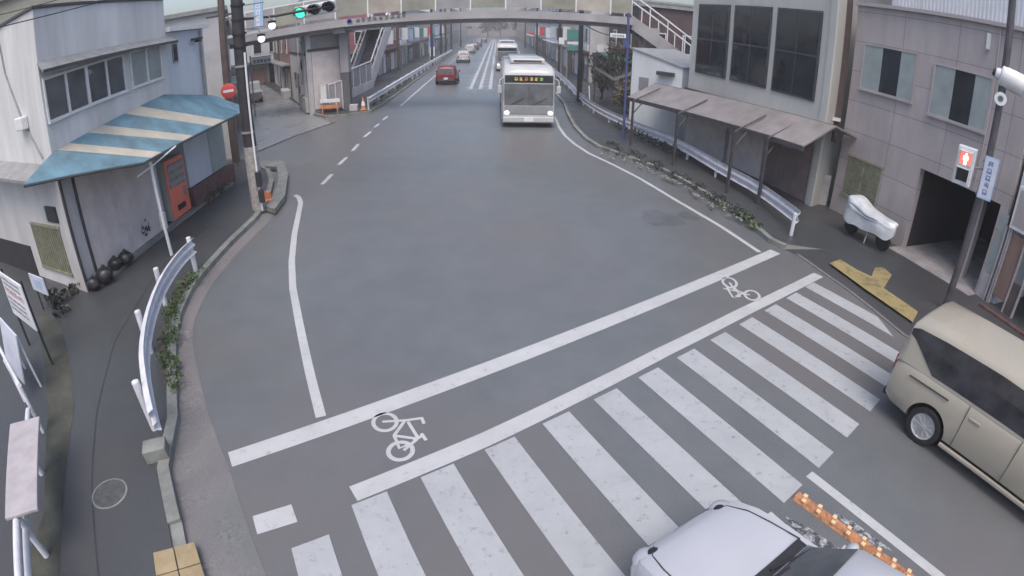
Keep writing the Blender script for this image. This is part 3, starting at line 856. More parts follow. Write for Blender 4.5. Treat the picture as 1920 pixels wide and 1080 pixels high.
for k in range(46):
    t = random.random()
    pts = [(330, 735), (316, 660), (322, 600), (345, 545), (378, 505)]
    i = min(int(t * 4), 3); f = t * 4 - i
    c = G(pts[i][0] * (1 - f) + pts[i + 1][0] * f + random.uniform(-9, 7), pts[i][1] * (1 - f) + pts[i + 1][1] * f, 0.1)
    if 0.0 < t < 0.1 and random.random() < .5: continue
    mb.leaves((c.x, c.y, 0.17), 0.16, 0.18, random.uniform(.05, .14), random.randint(10, 44), random.uniform(.025, .05))
struct(mb.build('weeds', 'leaf'), 'stuff', 'green weeds growing between the curved guardrail and the kerb', 'weeds')

# ============================================================ LEFT PAVEMENT FURNITURE
rail_path = [(-7.0, 9.87), (-6.95, 9.2), (-6.75, 8.35), (-6.45, 7.5), (-6.02, 6.57), (-5.49, 5.65), (-4.94, 4.91), (-4.42, 4.28)]
def smooth_path(pts, n=6):
    out = []
    P4 = [pts[0]] + list(pts) + [pts[-1]]
    for k in range(len(pts) - 1):
        p0, p1, p2, p3 = [Vector(p) for p in P4[k:k + 4]]
        for j in range(n):
            t = j / n
            out.append(0.5 * ((2 * p1) + (-p0 + p2) * t + (2 * p0 - 5 * p1 + 4 * p2 - p3) * t * t + (-p0 + 3 * p1 - 3 * p2 + p3) * t ** 3))
    out.append(Vector(pts[-1]))
    return out
def w_beam(mb, path, z, h=0.30, d=0.07, side=1):
    """Corrugated guardrail beam swept along a ground path; closed section so it has thickness."""
    prof = [(0, -h / 2), (d, -h * .38), (d, -h * .2), (0.01, -h * .06), (0.01, h * .06), (d, h * .2), (d, h * .38), (0, h / 2)]
    back = [(o - 0.012, zz) for o, zz in reversed(prof)]
    sec = prof + back
    n = len(path); i0 = len(mb.v); m = len(sec)
    for k in range(n):
        t = (Vector(path[min(k + 1, n - 1)]) - Vector(path[max(k - 1, 0)])).normalized()
        nn = Vector((t.y, -t.x)) * side
        for o, zz in sec:
            zc = z[k] if isinstance(z, list) else z
            mb.v.append(Vector((path[k][0] + nn.x * o, path[k][1] + nn.y * o, zc + zz)))
    for k in range(n - 1):
        for s in range(m):
            s2 = (s + 1) % m
            mb.f.append([i0 + k * m + s, i0 + k * m + s2, i0 + (k + 1) * m + s2, i0 + (k + 1) * m + s])
    mb.f.append([i0 + s for s in range(m)]); mb.f.append([i0 + (n - 1) * m + s for s in reversed(range(m))])
    return mb
GR = thing('guardrail', 'curved white corrugated guardrail bending round the green weeds', 'guardrail', (-6.0, 6.6, 0.1))
sp_ = smooth_path(rail_path)
w_beam(MB(), [tuple(p) for p in sp_], 0.70, 0.34, 0.08, 1 if True else -1).build('beam', 'rail_white', GR, smooth=True)
mb = MB()
bp = inset([tuple(p) for p in sp_], 0.03)
for k in range(len(bp) - 1):
    mb.hexa([(bp[k][0], bp[k][1], .55), (bp[k + 1][0], bp[k + 1][1], .55), (bp[k + 1][0] + .012, bp[k + 1][1], .55), (bp[k][0] + .012, bp[k][1], .55), (bp[k][0], bp[k][1], .85), (bp[k + 1][0], bp[k + 1][1], .85), (bp[k + 1][0] + .012, bp[k + 1][1], .85), (bp[k][0] + .012, bp[k][1], .85)])
back_paths = inset([tuple(p) for p in sp_], -0.03)
for x, y, dx in [(-7.06, 9.75, 0), (-6.93, 8.2, 0), (-6.22, 6.55, 0), (-4.98, 4.72, 0)]:
    MB().tube([(x, y, 0.05), (x, y, 0.90)], 0.057, 14).lathe([(0, 0.06), (0.03, 0.055), (0.045, 0.001)], (x, y, 0.90), seg=14).build('post', 'rail_white', GR, smooth=True)
q = G(300, 838, 0.1)
tag(MB().box((-4.62, 4.22, 0.20), (0.34, 0.26, 0.22), 0.5).build('concrete_block', 'kerb_concrete', bevel=0.015), 'small concrete block under the near end of the curved guardrail', 'block')

# notice boards and the railing at the left edge
NB = thing('notice_board', 'white notice board with red headline standing beside the shop house side wall', 'notice board', (-8.75, 6.1, 0.1))
NF = Facade((-8.28, 5.85), (-9.75, 6.45), flip=True)
def board(F, s0, s1, z0, z1, root, m='sign_white'):
    mb = MB(); F.slab(mb, s0, s1, z0, z1, 0.0, 0.03); return mb.build('board', m, root, bevel=0.006)
tilt = lambda mb: mb
bd = board(NF, 0.0, 1.5, 0.85, 1.75, NB)
ux = -NF.u
for r in range(2): glyphs(MB(), NF.p(1.4, 1.62 - r * .1, 0), ux, Vector((0, 0, 1)), 15, 0.065, 0.016, NF.n * 0.034, seed=3 + r).build('lettering', 'ink', bd)
mb = MB(); glyphs(mb, NF.p(1.38, 1.36, 0), ux, Vector((0, 0, 1)), 9, 0.12, 0.02, NF.n * 0.034, seed=9)
mb.build('lettering', 'ink_red', bd)
for r in range(3): glyphs(MB(), NF.p(1.4, 1.22 - r * .11, 0), ux, Vector((0, 0, 1)), 16, 0.062, 0.014, NF.n * 0.034, seed=20 + r).build('lettering', 'ink', bd)
for s in (0.06, 1.44):
    mb = MB(); a = NF.p(s, 0.05, -0.03); mb.tube([a, NF.p(s, 1.8, -0.03)], 0.025, 8); mb.build('leg', 'pole_dark', NB)
SB = thing('notice_board', 'small bluish white board beside the corner of the shop house', 'notice board', (-9.6, 7.9, 0.1))
SF = Facade((-9.75, 7.55), (-10.65, 7.85), flip=True)
board(SF, 0.0, 0.9, 0.62, 1.02, SB, 'sign_pale')
mb = MB(); SF.slab(mb, 0.25, 0.65, 0.72, 0.92, 0.031, 0.034); mb.build('print', 'sign_blue', SB)
for s in (0.08, 0.82): mb = MB(); mb.tube([SF.p(s, 0.05, -0.025), SF.p(s, 1.03, -0.025)], 0.02, 8); mb.build('leg', 'pole_dark', SB)
# pale panel stand behind the railing
PS = thing('panel_stand', 'pale blue leaning sign panel behind the low white railing', 'sign panel', (-8.2, 5.1, 0.1))
PF = Facade((-8.05, 5.05), (-9.25, 5.6), flip=True)
mb = MB(); a = [PF.p(0, 0.35, 0.12), PF.p(1.2, 0.35, 0.12), PF.p(1.2, 1.2, -0.1), PF.p(0, 1.2, -0.1)]
mb.hexa([p - PF.n * 0.03 for p in a] + a); mb.build('panel', 'sign_pale', PS, bevel=0.006)
for s in (0.1, 1.1): mb = MB(); mb.tube([PF.p(s, 0.05, -0.18), PF.p(s, 1.15, -0.13)], 0.022, 8); mb.build('leg', 'white_steel', PS)
HR = thing('railing', 'low white tube railing with a diagonal rail behind the flat topped barrier', 'railing', (-7.6, 4.4, 0.1))
a = Vector((-9.0, 5.3, 0.98)); b = Vector((-7.05, 4.22, 0.98))
MB().tube([a, b], 0.03, 10).build('top_rail', 'rail_white', HR, smooth=True)
MB().tube([a - Vector((0, 0, .45)), b - Vector((0, 0, .45))], 0.025, 10).build('middle_rail', 'rail_white', HR, smooth=True)
for t in (0.45, 1.0):
    c = a.lerp(b, t); MB().tube([(c.x, c.y, 0.05), c], 0.03, 10).build('post', 'rail_white', HR, smooth=True)
# flat topped barrier
BA = thing('barrier', 'pale steel barrier with a broad flat top plate near the manhole cover', 'barrier', (-5.8, 3.0, 0.1))
ed = [Vector((-6.64, 3.51, 0.9)), Vector((-6.2, 3.78, 0.9)), Vector((-5.02, 2.38, 0.9)), Vector((-5.40, 2.10, 0.9))]
MB().hexa([p - Vector((0, 0, .05)) for p in ed] + ed).build('top_plate', 'pinkish_trim', BA, bevel=0.012)
a = (ed[0] * 0.75 + ed[1] * .25); b = (ed[3] * .75 + ed[2] * .25); e = b + (b - a) * 0.9
MB().tube([a - Vector((0, 0, .3)) - (b - a) * .4, e - Vector((0, 0, .3))], 0.045, 10).build('lower_rail', 'rail_white', BA, smooth=True)
MB().tube([b - Vector((0, 0, .09)), e - Vector((0, 0, .09))], 0.05, 10).build('end_rail', 'rail_white', BA, smooth=True)
for p in (a.lerp(b, 0.1), a.lerp(b, .95), e):
    MB().tube([(p.x, p.y, 0.05), (p.x, p.y, 0.86)], 0.045, 10).build('post', 'rail_white', BA, smooth=True)

# ============================================================ UTILITY POLE, SIGNAL ARM
UP = thing('utility_pole', 'thick dark utility pole on the kerb island with pale banded sheet at its foot', 'utility pole', (-7.32, 13.9, 0.1))
MB().tube([(-7.30, 13.9, 1.95), (-7.36, 13.9, 10.5)], [0.185, 0.15], 20).build('shaft', 'pole_dark', UP, smooth=True)
MB().tube([(-7.30, 13.9, 0.05), (-7.30, 13.9, 1.96)], [0.215, 0.20], 20).build('banded_sheet', 'pole_sheet', UP, smooth=True)
for z in (2.35, 4.2, 4.75, 5.1, 5.5, 5.9):
    MB().lathe([(0, 0.19), (0.0, 0.205), (0.06, 0.205), (0.06, 0.19)], (-7.31, 13.9, z), seg=20).build('clamp', 'black_plastic' if z > 4.5 else 'grey_trim', UP, smooth=True)
MB().box((-7.08, 13.72, 1.05), (0.16, 0.2, 0.42), 0.3).build('switch_box', 'black_plastic', UP, bevel=0.01)
MB().box((-7.06, 13.70, 0.55), (0.15, 0.18, 0.36), 0.3).build('switch_box', 'black_plastic', UP, bevel=0.01)
MB().tube([(-7.12, 13.74, 0.1), (-7.10, 13.74, 4.6)], 0.03, 8).build('conduit', 'sign_white', UP, smooth=True)
MB().tube([(-7.34, 13.9, 5.52), (-6.5, 14.6, 5.50), (-4.95, 15.05, 5.62)], 0.04, 10).build('arm', 'pole_dark', UP, smooth=True)
mb = MB()
for z in (7.2, 8.1): mb.box((-7.35, 13.9, z), (1.8, 0.09, 0.09), 0.4)
mb.build('crossarm', 'grey_trim', UP)
# traffic light
TS = thing('traffic_light', 'horizontal traffic light with its green lamp lit on the pole arm', 'traffic light', (-5.45, 15.1, 5.58))
c0 = Vector((-5.93, 15.1, 5.53)); cu = Vector((0.98, 0.05, 0.09)).normalized(); cn = Vector((0.05, -1, -0.12)).normalized(); cz = cu.cross(cn) * -1
if cz.z < 0: cz = -cz
def oriented(mb, c, u, n, z, su, sn, sz):
    u, n, z = u * su / 2, n * sn / 2, z * sz / 2
    return mb.hexa([c - u + n - z, c + u + n - z, c + u - n - z, c - u - n - z, c - u + n + z, c + u + n + z, c + u - n + z, c - u - n + z])
mid = c0 + cu * 0.43
oriented(MB(), mid, cu, -cn, cz, 1.22, 0.12, 0.36).build('housing', 'signal_grey', TS, bevel=0.05)
for k, m in enumerate(('signal_green', 'lens_black', 'lens_black')):
    c = c0 + cu * (0.43 * k) + cn * 0.062
    ln = MB().lathe([(0, 0.15), (0.02, 0.14), (0.035, 0.08), (0.04, 0.001)], c, cn, 20).build('lens', m, TS, smooth=True)
    mb = MB(); n = 16
    for j in range(n):
        a0 = math.pi * (-0.12 + 1.24 * j / n); a1 = math.pi * (-0.12 + 1.24 * (j + 1) / n)
        pr = []
        for a in (a0, a1):
            for rr, d in ((0.165, 0.0), (0.165, 0.24), (0.175, 0.24), (0.175, 0.0)):
                pr.append(c + (cu * math.cos(a) + cz * math.sin(a)) * rr + cn * d * (0.55 + 0.45 * max(0, math.sin(a))))
        mb.hexa([pr[0], pr[1], pr[5], pr[4], pr[3], pr[2], pr[6], pr[7]])
    mb.build('visor', 'lens_black', ln)
# blue place name blade and white lamps on the pole
BS = thing('name_sign', 'vertical pale blue sign with white characters beside the utility pole', 'sign', (-6.75, 14.0, 5.0))
SFc = Facade((-6.86, 14.0), (-6.56, 14.0))
mb = MB(); SFc.slab(mb, 0, 0.27, 5.2, 6.15, 0, 0.04); pnl = mb.build('panel', 'sign_blue', BS, bevel=0.006)
mb = MB(); glyphs(mb, SFc.p(0.05, 5.93, 0), SFc.u, Vector((0, 0, 1)), 5, 0.16, 0.02, SFc.n * 0.043, True, 5); mb.build('text', 'sign_white', pnl)
for z in (5.9, 5.25): MB().tube([(-7.3, 13.95, z), (-6.55, 13.97, z)], 0.02, 8).build('bracket', 'grey_trim', BS)
def lampf(x, y, z, lab):
    L_ = thing('pole_lamp', lab, 'lamp', (x, y, z))
    MB().lathe([(0, 0.10), (0.05, 0.12), (0.07, 0.04), (0.09, 0.001)], (x, y, z + 0.03), seg=16).build('cap', 'black_plastic', L_, smooth=True)
    MB().blob((x, y, z - 0.05), 0.10, 0.10, 0.10, 14, 8, 0).build('globe', 'lamp_on', L_, smooth=True)
    MB().tube([(x, y, z + 0.1), (x - 0.1, y, z + 0.25), (-7.3, 13.92, z + 0.3)], 0.018, 8).build('bracket', 'grey_trim', L_)
lampf(-6.35, 14.0, 5.27, 'round white lamp under a dark cap, the higher of the two by the blue sign')
lampf(-6.69, 14.0, 4.95, 'round white lamp hanging below the blue name sign')
# kerb island round the pole
mb = MB()
mb.prism([tuple(p[:2]) for p in GL([(497, 392), (516, 398), (535, 372), (541, 330), (532, 306), (498, 306), (498, 316), (520, 318), (522, 345), (512, 378)], 0.1)], 0.05, 0.2)
plain('kerb', 'kerb_concrete', mb)
c = G(503, 374, 0.1)
tag(MB().lathe([(0, 0.24), (0.03, 0.24), (0.05, 0.13), (0.25, 0.10), (0.27, 0.001)], (c.x, c.y, 0.1), seg=14).build('planter_stump', 'orange', smooth=True), 'orange worn marker base on the kerb island beside the utility pole', 'marker')

BP = thing('utility_pole', 'thin brownish utility pole behind the awning at the side street', 'utility pole', (-11.2, 19.9, 0))
MB().tube([(-11.2, 19.9, 0), (-11.2, 19.9, 10)], [0.17, 0.13], 16).build('shaft', 'pole_brown', BP, smooth=True)
mb = MB().box((-11.2, 19.9, 6.1), (1.3, 0.08, 0.08), 0.3); mb.build('crossarm', 'dark_trim', BP)
NE = thing('no_entry_sign', 'round red no entry sign with a white bar on a thin post', 'road sign', (-10.7, 19.2, 0))
nf = (Vector((0, 0, 0)) - Vector((-10.7, 19.2, 0))).normalized()
MB().lathe([(0, 0.30), (0.015, 0.30), (0.02, 0.29), (0.02, 0.001)], Vector((-10.75, 19.15, 3.12)), nf, 28).build('disc', 'sign_red', NE, smooth=True)
ux = Vector((-nf.y, nf.x, 0))
mb = MB(); c = Vector((-10.75, 19.15, 3.12)) + nf * 0.024
mb.poly([c - ux * .2 - Vector((0, 0, .05)), c + ux * .2 - Vector((0, 0, .05)), c + ux * .2 + Vector((0, 0, .05)), c - ux * .2 + Vector((0, 0, .05))])
mb.build('bar', 'sign_white', NE)
MB().tube([(-10.78, 19.22, 0), (-10.78, 19.22, 3.5)], 0.03, 8).build('post', 'pole_brown', NE, smooth=True)

# overhead cables
def cable(a, b, sag, lab, r=0.012):
    a, b = Vector(a), Vector(b)
    pts = [a.lerp(b, t / 14) - Vector((0, 0, sag * 4 * (t / 14) * (1 - t / 14))) for t in range(15)]
    tag(MB().tube(pts, r, 6).build('overhead_cable', 'cable', smooth=True), lab, 'cable', 'overhead cables')
cable((-7.4, 13.9, 7.2), (-9.5, 7.2, 6.2), 0.25, 'thin overhead cable from the dark utility pole across the shop house wall')
cable((-7.3, 13.8, 7.6), (-12.4, 9.0, 6.9), 0.3, 'overhead cable from the dark utility pole over the shop house roof')
cable((-7.3, 13.9, 8.1), (-11.2, 19.9, 9.4), 0.3, 'overhead cable between the dark and the brownish utility pole')
cable((9.7, 8.25, 7.0), (9.3, 15.1, 8.0), 0.5, 'overhead cable running from the pedestrian signal pole')

# ============================================================ RIGHT: mauve building, canopy, shops
RF = Facade((10.16, 14.92), (11.62, 8.95))                 # s from the alley corner towards the camera
RF = Facade((10.16, 14.92), (11.62, 8.95), flip=True) if RF.n.x > 0 else RF
MBD = thing('mauve_building', 'mauve grey panelled building with two shuttered windows and an open garage', 'building', (10.16, 14.92, 0), math.atan2(RF.u.y, RF.u.x))
Lr = RF.L
def rp(s, off=0.0): q = RF.p(s, 0, off); return (q.x, q.y)
D0, D1 = 3.2, 5.95                                         # garage opening along the facade
mb = MB()
dp = -9.0
RF.slab(mb, 0, D0, 0, 6.62, -0.25, 0); RF.slab(mb, D0, D1, 2.45, 6.62, -0.25, 0); RF.slab(mb, D1, Lr + .05, 0, 6.62, -0.25, 0)
mb.build('facade', 'mauve_panel', MBD)
mb = MB(); RF.slab(mb, 0.0, 0.2, 0, 6.6, dp, -0.26); RF.slab(mb, Lr - .2, Lr, 0, 6.6, dp, -0.26); RF.slab(mb, 0.2, Lr - .2, 6.4, 6.6, dp, -0.26)
mb.build('body', 'mauve_plain', MBD)
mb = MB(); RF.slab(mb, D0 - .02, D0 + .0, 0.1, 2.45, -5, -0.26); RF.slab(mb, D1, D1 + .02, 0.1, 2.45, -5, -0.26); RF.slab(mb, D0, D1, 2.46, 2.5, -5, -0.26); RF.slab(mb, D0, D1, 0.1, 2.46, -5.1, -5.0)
mb.build('garage_lining', 'shade_dark', MBD)
mb = MB()
a = [RF.p(D0 - .1, 0.11, 0.55), RF.p(D1 + .1, 0.11, 0.45), RF.p(D1, 0.22, -5), RF.p(D0, 0.22, -5)]
mb.hexa([p - Vector((0, 0, .1)) for p in a] + a); mb.build('ramp', 'ramp_concrete', MBD)
mb = MB(); RF.slab(mb, D0 + 1.9, D0 + 2.06, 0.1, 2.45, -0.6, -0.35); mb.build('inner_post', 'mauve_plain', MBD)
def rwin(s0, s1, z0, z1):
    mb = MB()
    RF.slab(mb, s0 - .06, s1 + .06, z0 - .08, z0, 0.003, .09); RF.slab(mb, s0 - .06, s1 + .06, z1, z1 + .06, 0.003, .05)
    RF.slab(mb, s0 - .06, s0, z0, z1, 0.003, .05); RF.slab(mb, s1, s1 + .06, z0, z1, 0.003, .05)
    fr = mb.build('window', 'mauve_plain', MBD)
    ww = s1 - s0
    for a, b in ((s0, s0 + ww * .36), (s0 + ww * .72, s1)): mb = MB(); RF.slab(mb, a, b, z0, z1, 0.003, .032); mb.build('shutter', 'frosted_glass', fr)
    mb = MB(); RF.slab(mb, s0 + ww * .36, s0 + ww * .72, z0, z1, 0.002, .014)
    mb.build('pane', 'dark_glass', fr)
rwin(0.47, 2.45, 4.14, 5.45); rwin(3.15, 4.98, 3.98, 5.30)
mb = MB()
RF.slab(mb, 0.42, 1.85, 0.78, 2.0, 0.002, 0.02)
RF.slab(mb, 0.38, 1.9, 0.72, 0.8, 0.021, 0.06); RF.slab(mb, 0.38, 1.9, 1.98, 2.04, 0.021, 0.06); RF.slab(mb, 1.1, 1.14, 0.8, 1.98, 0.021, 0.05)
lv = mb.build('louvre', 'olive_lattice', MBD)
mb = MB()
for k in range(14): RF.slab(mb, 0.44, 1.83, 0.86 + k * .08, 0.89 + k * .08, 0.021, 0.045)
mb.build('slats', 'olive_lattice', lv)
mb = MB(); RF.slab(mb, -0.03, Lr + .05, 6.62, 6.72, -0.3, 0.12); mb.build('cornice', 'mauve_plain', MBD)
mb = MB(); RF.slab(mb, 2.35, 2.4, 6.72, 7.5, 0.0, 0.05)
RF.slab(mb, 1.6, Lr, 7.5, 7.56, 0.0, 0.06)
for k in range(36): RF.slab(mb, 1.62 + k * .125, 1.65 + k * .125, 6.72, 7.5, 0.01, 0.04)
mb.build('balcony_railing', 'white_trim', MBD)
mb = MB(); RF.slab(mb, 0.3, Lr, 6.6, 9.6, -1.5, -1.3); mb.build('upper_wall', 'plaster_blue', MBD)
mb = MB(); RF.slab(mb, 4.7, 4.78, 6.0, 6.4, 0.0, 0.1); mb.build('wall_light', 'white_trim', MBD)
mb = MB().tube([RF.p(5.05, 2.5, 0.03), RF.p(5.05, 6.6, 0.03)], 0.02, 8); mb.build('drainpipe', 'mauve_plain', MBD)
mb = MB()
for s in (0.22, 0.03): mb.tube([RF.p(s, 0.1, -0.05 + s * .3), RF.p(s, 6.5, -0.05 + s * .3)], 0.012, 6)
# narrow brown gap house in the alley
AL = thing('brown_house', 'narrow dark brown house squeezed in the alley beside the mauve building', 'house', (9.9, 15.6, 0))
mb = MB().prism([(9.62, 15.35), (10.15, 15.2), (13.0, 20), (11.0, 20.5)], 2.2, 8.2); mb.build('upper_wall', 'dark_brown', AL)
mb = MB().prism([(9.60, 15.30), (10.16, 15.15), (13.0, 20), (11.0, 20.5)], 0.1, 1.1); mb.build('lower_fence', 'pole_concrete', AL)
mb = MB().prism([(9.75, 15.6), (10.2, 15.5), (13.0, 20), (11.0, 20.5)], 1.1, 2.2); mb.build('opening_shade', 'shade_dark', AL)  # solid block, the shade of the gap put into its near-black colour
mb = MB().prism([(9.55, 15.25), (10.1, 15.1), (10.2, 15.5), (9.7, 15.6)], 2.9, 3.0); mb.build('sill', 'white_trim', AL)

# building behind the canopy (its upper floor is masked out in the photograph)
CF = Facade((9.50, 14.95), (7.38, 22.9)); CF = Facade((9.50, 14.95), (7.38, 22.9), flip=True) if CF.n.x > 0 else CF
CB = thing('canopy_shop', 'cream rendered shop building behind the dark street canopy', 'building', (9.5, 15, 0))
def cp(s, off=0.0): q = CF.p(s, 0, off); return (q.x, q.y)
mb = MB().prism([cp(0), cp(CF.L), (15.5, 25.5), (17, 18.0), (10.9, 15.9)], 0.0, 7.6); mb.build('wall', 'cream_wall', CB)
mb = MB(); CF.slab(mb, 0.0, 0.28, 0.0, 7.6, 0.002, 0.10); mb.build('pilaster', 'cream_wall', CB, bevel=0.01)
for s0, s1, m in ((0.42, 2.6, 'brown_shutter'), (2.75, 4.9, 'shutter_grey'), (5.05, 8.0, 'shutter_grey')):
    mb = MB(); CF.slab(mb, s0, s1, 0.12, 2.5, 0.002, 0.05); mb.build('shutter', m, CB)
for s in (2.67, 4.97): mb = MB(); CF.slab(mb, s - .07, s + .07, 0.1, 2.6, 0.002, 0.12); mb.build('pier', 'grey_trim', CB)
for k in range(3):
    s0 = 0.75 + k * 2.45
    mb = MB(); CF.slab(mb, s0 - .07, s0 + 2.07, 3.35, 6.25, 0.002, 0.06); fr = mb.build('window', 'dark_trim', CB)
    mb = MB()
    for a, b in ((0.0, 0.97), (1.03, 2.0)):
        for z0, z1 in ((3.42, 4.75), (4.82, 6.18)): CF.slab(mb, s0 + a, s0 + b, z0, z1, 0.061, 0.068)
    mb.build('pane', 'dark_glass', fr)
mb = MB(); CF.slab(mb, -0.05, CF.L, 7.6, 7.72, -6, 0.12); mb.build('roof', 'grey_trim', CB)
mb = MB(); CF.slab(mb, 0.4, CF.L, 2.5, 2.62, 0.052, 0.2); mb.build('shutter_box', 'dark_brown', CB)
# street canopy
posts = [G(1182, 272, 0.1), G(1262, 310, 0.1), G(1362, 362, 0.1), G(1420, 384, 0.1)]
CN = thing('street_canopy', 'long dark street canopy on slim steel posts before the cream shop building', 'canopy', (6.3, 18.0, 0.1))
hts = [1.98, 2.02, 2.1, 2.16]
E0 = Vector((4.83, 23.25, 1.98)); E1 = Vector((7.95, 13.55, 2.28))
Bk = Vector((1.25, 0.42, 0.62))
sl_ = [E0, E1, E1 + Bk, E0 + Bk]
MB().hexa([p - Vector((0, 0, .05)) for p in sl_] + sl_).build('roof', 'canopy_roof', CN)
mb = MB(); a = E0 + Bk + Vector((0, 0, .02)); b = E1 + Bk + Vector((0, 0, .02))
B2 = Vector((1.1, 0.35, -0.3))
s2_ = [a, b, b + B2, a + B2]
mb.hexa([p - Vector((0, 0, .05)) for p in s2_] + s2_); mb.build('rear_roof', 'canopy_roof', CN)
mb = MB(); f = [E0 + Vector((-.02, 0, -.16)), E1 + Vector((-.02, 0, -.16)), E1 + Vector((.05, 0.02, -.16)), E0 + Vector((.05, 0.02, -.16))]
mb.hexa(f + [p + Vector((0, 0, .14)) for p in f]); mb.build('fascia', 'canopy_steel', CN)
for k, p in enumerate(posts):
    MB().box((p.x, p.y, (0.05 + hts[k]) / 2), (0.08, 0.08, hts[k] - 0.05), 0.25).build('post', 'canopy_steel', CN)
    MB().tube([(p.x, p.y, hts[k] - 0.55), (p.x + 0.5, p.y + 0.15, hts[k] + 0.02)], 0.028, 6).build('brace', 'canopy_steel', CN)
    MB().tube([(p.x, p.y, hts[k]), (p.x + 1.2, p.y + .4, hts[k] + .55)], 0.028, 6).build('rafter', 'canopy_steel', CN)
# right guardrail
RP = [tuple(p[:2]) for p in GL([(1494, 410), (1420, 356), (1350, 317), (1265, 269), (1180, 234), (1120, 205), (1088, 182)], 0.5)]
RP += [(4.05 + DR * (y - 42) * .8, y) for y in (42, 55, 70)]
RG = thing('guardrail', 'long straight white guardrail behind the shrubs and canopy posts', 'guardrail', (7.4, 13.0, 0.1))
w_beam(MB(), [tuple(p) for p in smooth_path(RP, 4)], 0.56, 0.40, 0.08, 1).build('beam', 'rail_white', RG, smooth=True)
q = G(1483, 441, 0.1)
pp = [(q.x, q.y)]
sp2 = smooth_path(RP, 8)
acc = 0; last = Vector(pp[0])
for k in range(1, len(sp2)):
    acc += (sp2[k] - sp2[k - 1]).length
    if acc > 2.4: acc = 0; pp.append((sp2[k].x + .09, sp2[k].y))
for x, y in pp[:16]:
    MB().tube([(x, y, 0.05), (x, y, 0.72)], 0.055, 10).build('post', 'rail_white', RG, smooth=True)
# low shrubs in the planting bed
mb = MB(); mb2 = MB()
for k in range(85):
    t = random.random()
    top_ = [(1405, 400), (1340, 363), (1262, 316), (1190, 279), (1140, 265)]; bot_ = [(1405, 418), (1345, 385), (1262, 335), (1195, 305), (1130, 281)]
    i = min(int(t * 4), 3); f = t * 4 - i; v = random.random()
    px = (top_[i][0] * (1 - f) + top_[i + 1][0] * f) * (1 - v) + (bot_[i][0] * (1 - f) + bot_[i + 1][0] * f) * v
    py = (top_[i][1] * (1 - f) + top_[i + 1][1] * f) * (1 - v) + (bot_[i][1] * (1 - f) + bot_[i + 1][1] * f) * v
    c = G(px, py, 0.12)
    (mb if random.random() < .93 else mb2).leaves((c.x, c.y, 0.14), 0.17, 0.2, 0.07, 34, 0.036)
struct(mb.build('shrubs', 'leaf_dark'), 'stuff', 'dark low shrubs in the bed below the canopy guardrail', 'shrubs')
for px, py in ((1402, 412), (1396, 405), (1410, 420), (1385, 400), (1420, 425)):
    c = G(px, py, 0.12); mb2.leaves((c.x, c.y, 0.15), 0.18, 0.2, 0.08, 45, 0.05)
struct(mb2.build('weeds', 'leaf'), 'stuff', 'green weeds in the planting bed by the canopy', 'weeds')
mb = MB()
for k in range(70):
    t = random.random()
    b_ = [(1395, 418), (1345, 391), (1290, 357), (1240, 330), (1195, 312), (1130, 287)]
    i = min(int(t * 5), 4); f = t * 5 - i
    c = G(b_[i][0] * (1 - f) + b_[i + 1][0] * f + random.uniform(-5, 5), b_[i][1] * (1 - f) + b_[i + 1][1] * f + random.uniform(-5, 3), 0.1)
    mb.blob((c.x, c.y, 0.13), random.uniform(.03, .07), random.uniform(.03, .07), random.uniform(.02, .035), 6, 4, 0.2)
struct(mb.build('rubble', 'kerb_concrete'), 'stuff', 'pale rubble stones along the edge of the shrub bed', 'stones')
mb = MB()
for k in range(24):
    c = G(1130 + k * 5, 245 + k * 2.6, 0.1)
    mb.leaves((c.x + .9, c.y + .9, 0.28), 0.25, 0.3, 0.2, 26, 0.06)
struct(mb.build('shrubs', 'leaf_dark'), 'stuff', 'dark low shrubs behind the guardrail near the white shed', 'shrubs')

# white shed with pitched top beyond the canopy
WS = thing('white_shed', 'white walled shed with a sloping top beside the blue sign pole', 'shed', (6.0, 25.3, 0))
a, b = (5.42, 25.5), (7.3, 23.6)
WF = Facade(a, b); WF = Facade(a, b, flip=True) if WF.n.y > 0 else WF
mb = MB(); bk = -4.0
mb.hexa([WF.p(0, 0, 0), WF.p(WF.L, 0, 0), WF.p(WF.L, 0, bk), WF.p(0, 0, bk), WF.p(0, 3.98, 0), WF.p(WF.L, 3.35, 0), WF.p(WF.L, 3.35, bk), WF.p(0, 3.98, bk)])
mb.build('wall', 'white_wall', WS)
mb = MB(); mb.hexa([WF.p(-.05, 3.99, .06), WF.p(WF.L + .05, 3.36, .06), WF.p(WF.L + .05, 3.36, bk), WF.p(-.05, 3.99, bk), WF.p(-.05, 4.06, .06), WF.p(WF.L + .05, 3.43, .06), WF.p(WF.L + .05, 3.43, bk), WF.p(-.05, 4.06, bk)])
mb.build('roof', 'grey_trim', WS)
mb = MB(); WF.slab(mb, 0.45, 0.95, 2.15, 2.72, 0.002, 0.04); mb.build('window', 'far_grey', WS)
mb = MB(); WF.slab(mb, 1.5, 2.3, 2.95, 3.12, 0.002, 0.3); mb.build('wall_bracket', 'dark_trim', WS)
# blue pole with its plates
BPO = thing('sign_pole', 'slender blue pole carrying a small blue plate and a white plate', 'sign pole', (4.72, 23.1, 0.1))
MB().tube([(4.72, 23.1, 0.05), (4.66, 23.1, 5.6)], 0.055, 12).build('pole', 'pole_blue', BPO, smooth=True)
MB().box((4.60, 23.04, 4.28), (0.26, 0.03, 0.34)).build('blue_plate', 'pole_blue', BPO)
MB().box((4.25, 23.04, 4.60), (0.66, 0.03, 0.18)).build('white_plate', 'sign_white', BPO)
mb = MB(); glyphs(mb, (3.98, 23.02, 4.54), (1, 0, 0), (0, 0, 1), 5, 0.095, 0.014, (0, -0.006, 0), seed=31); mb.build('text', 'ink', BPO)

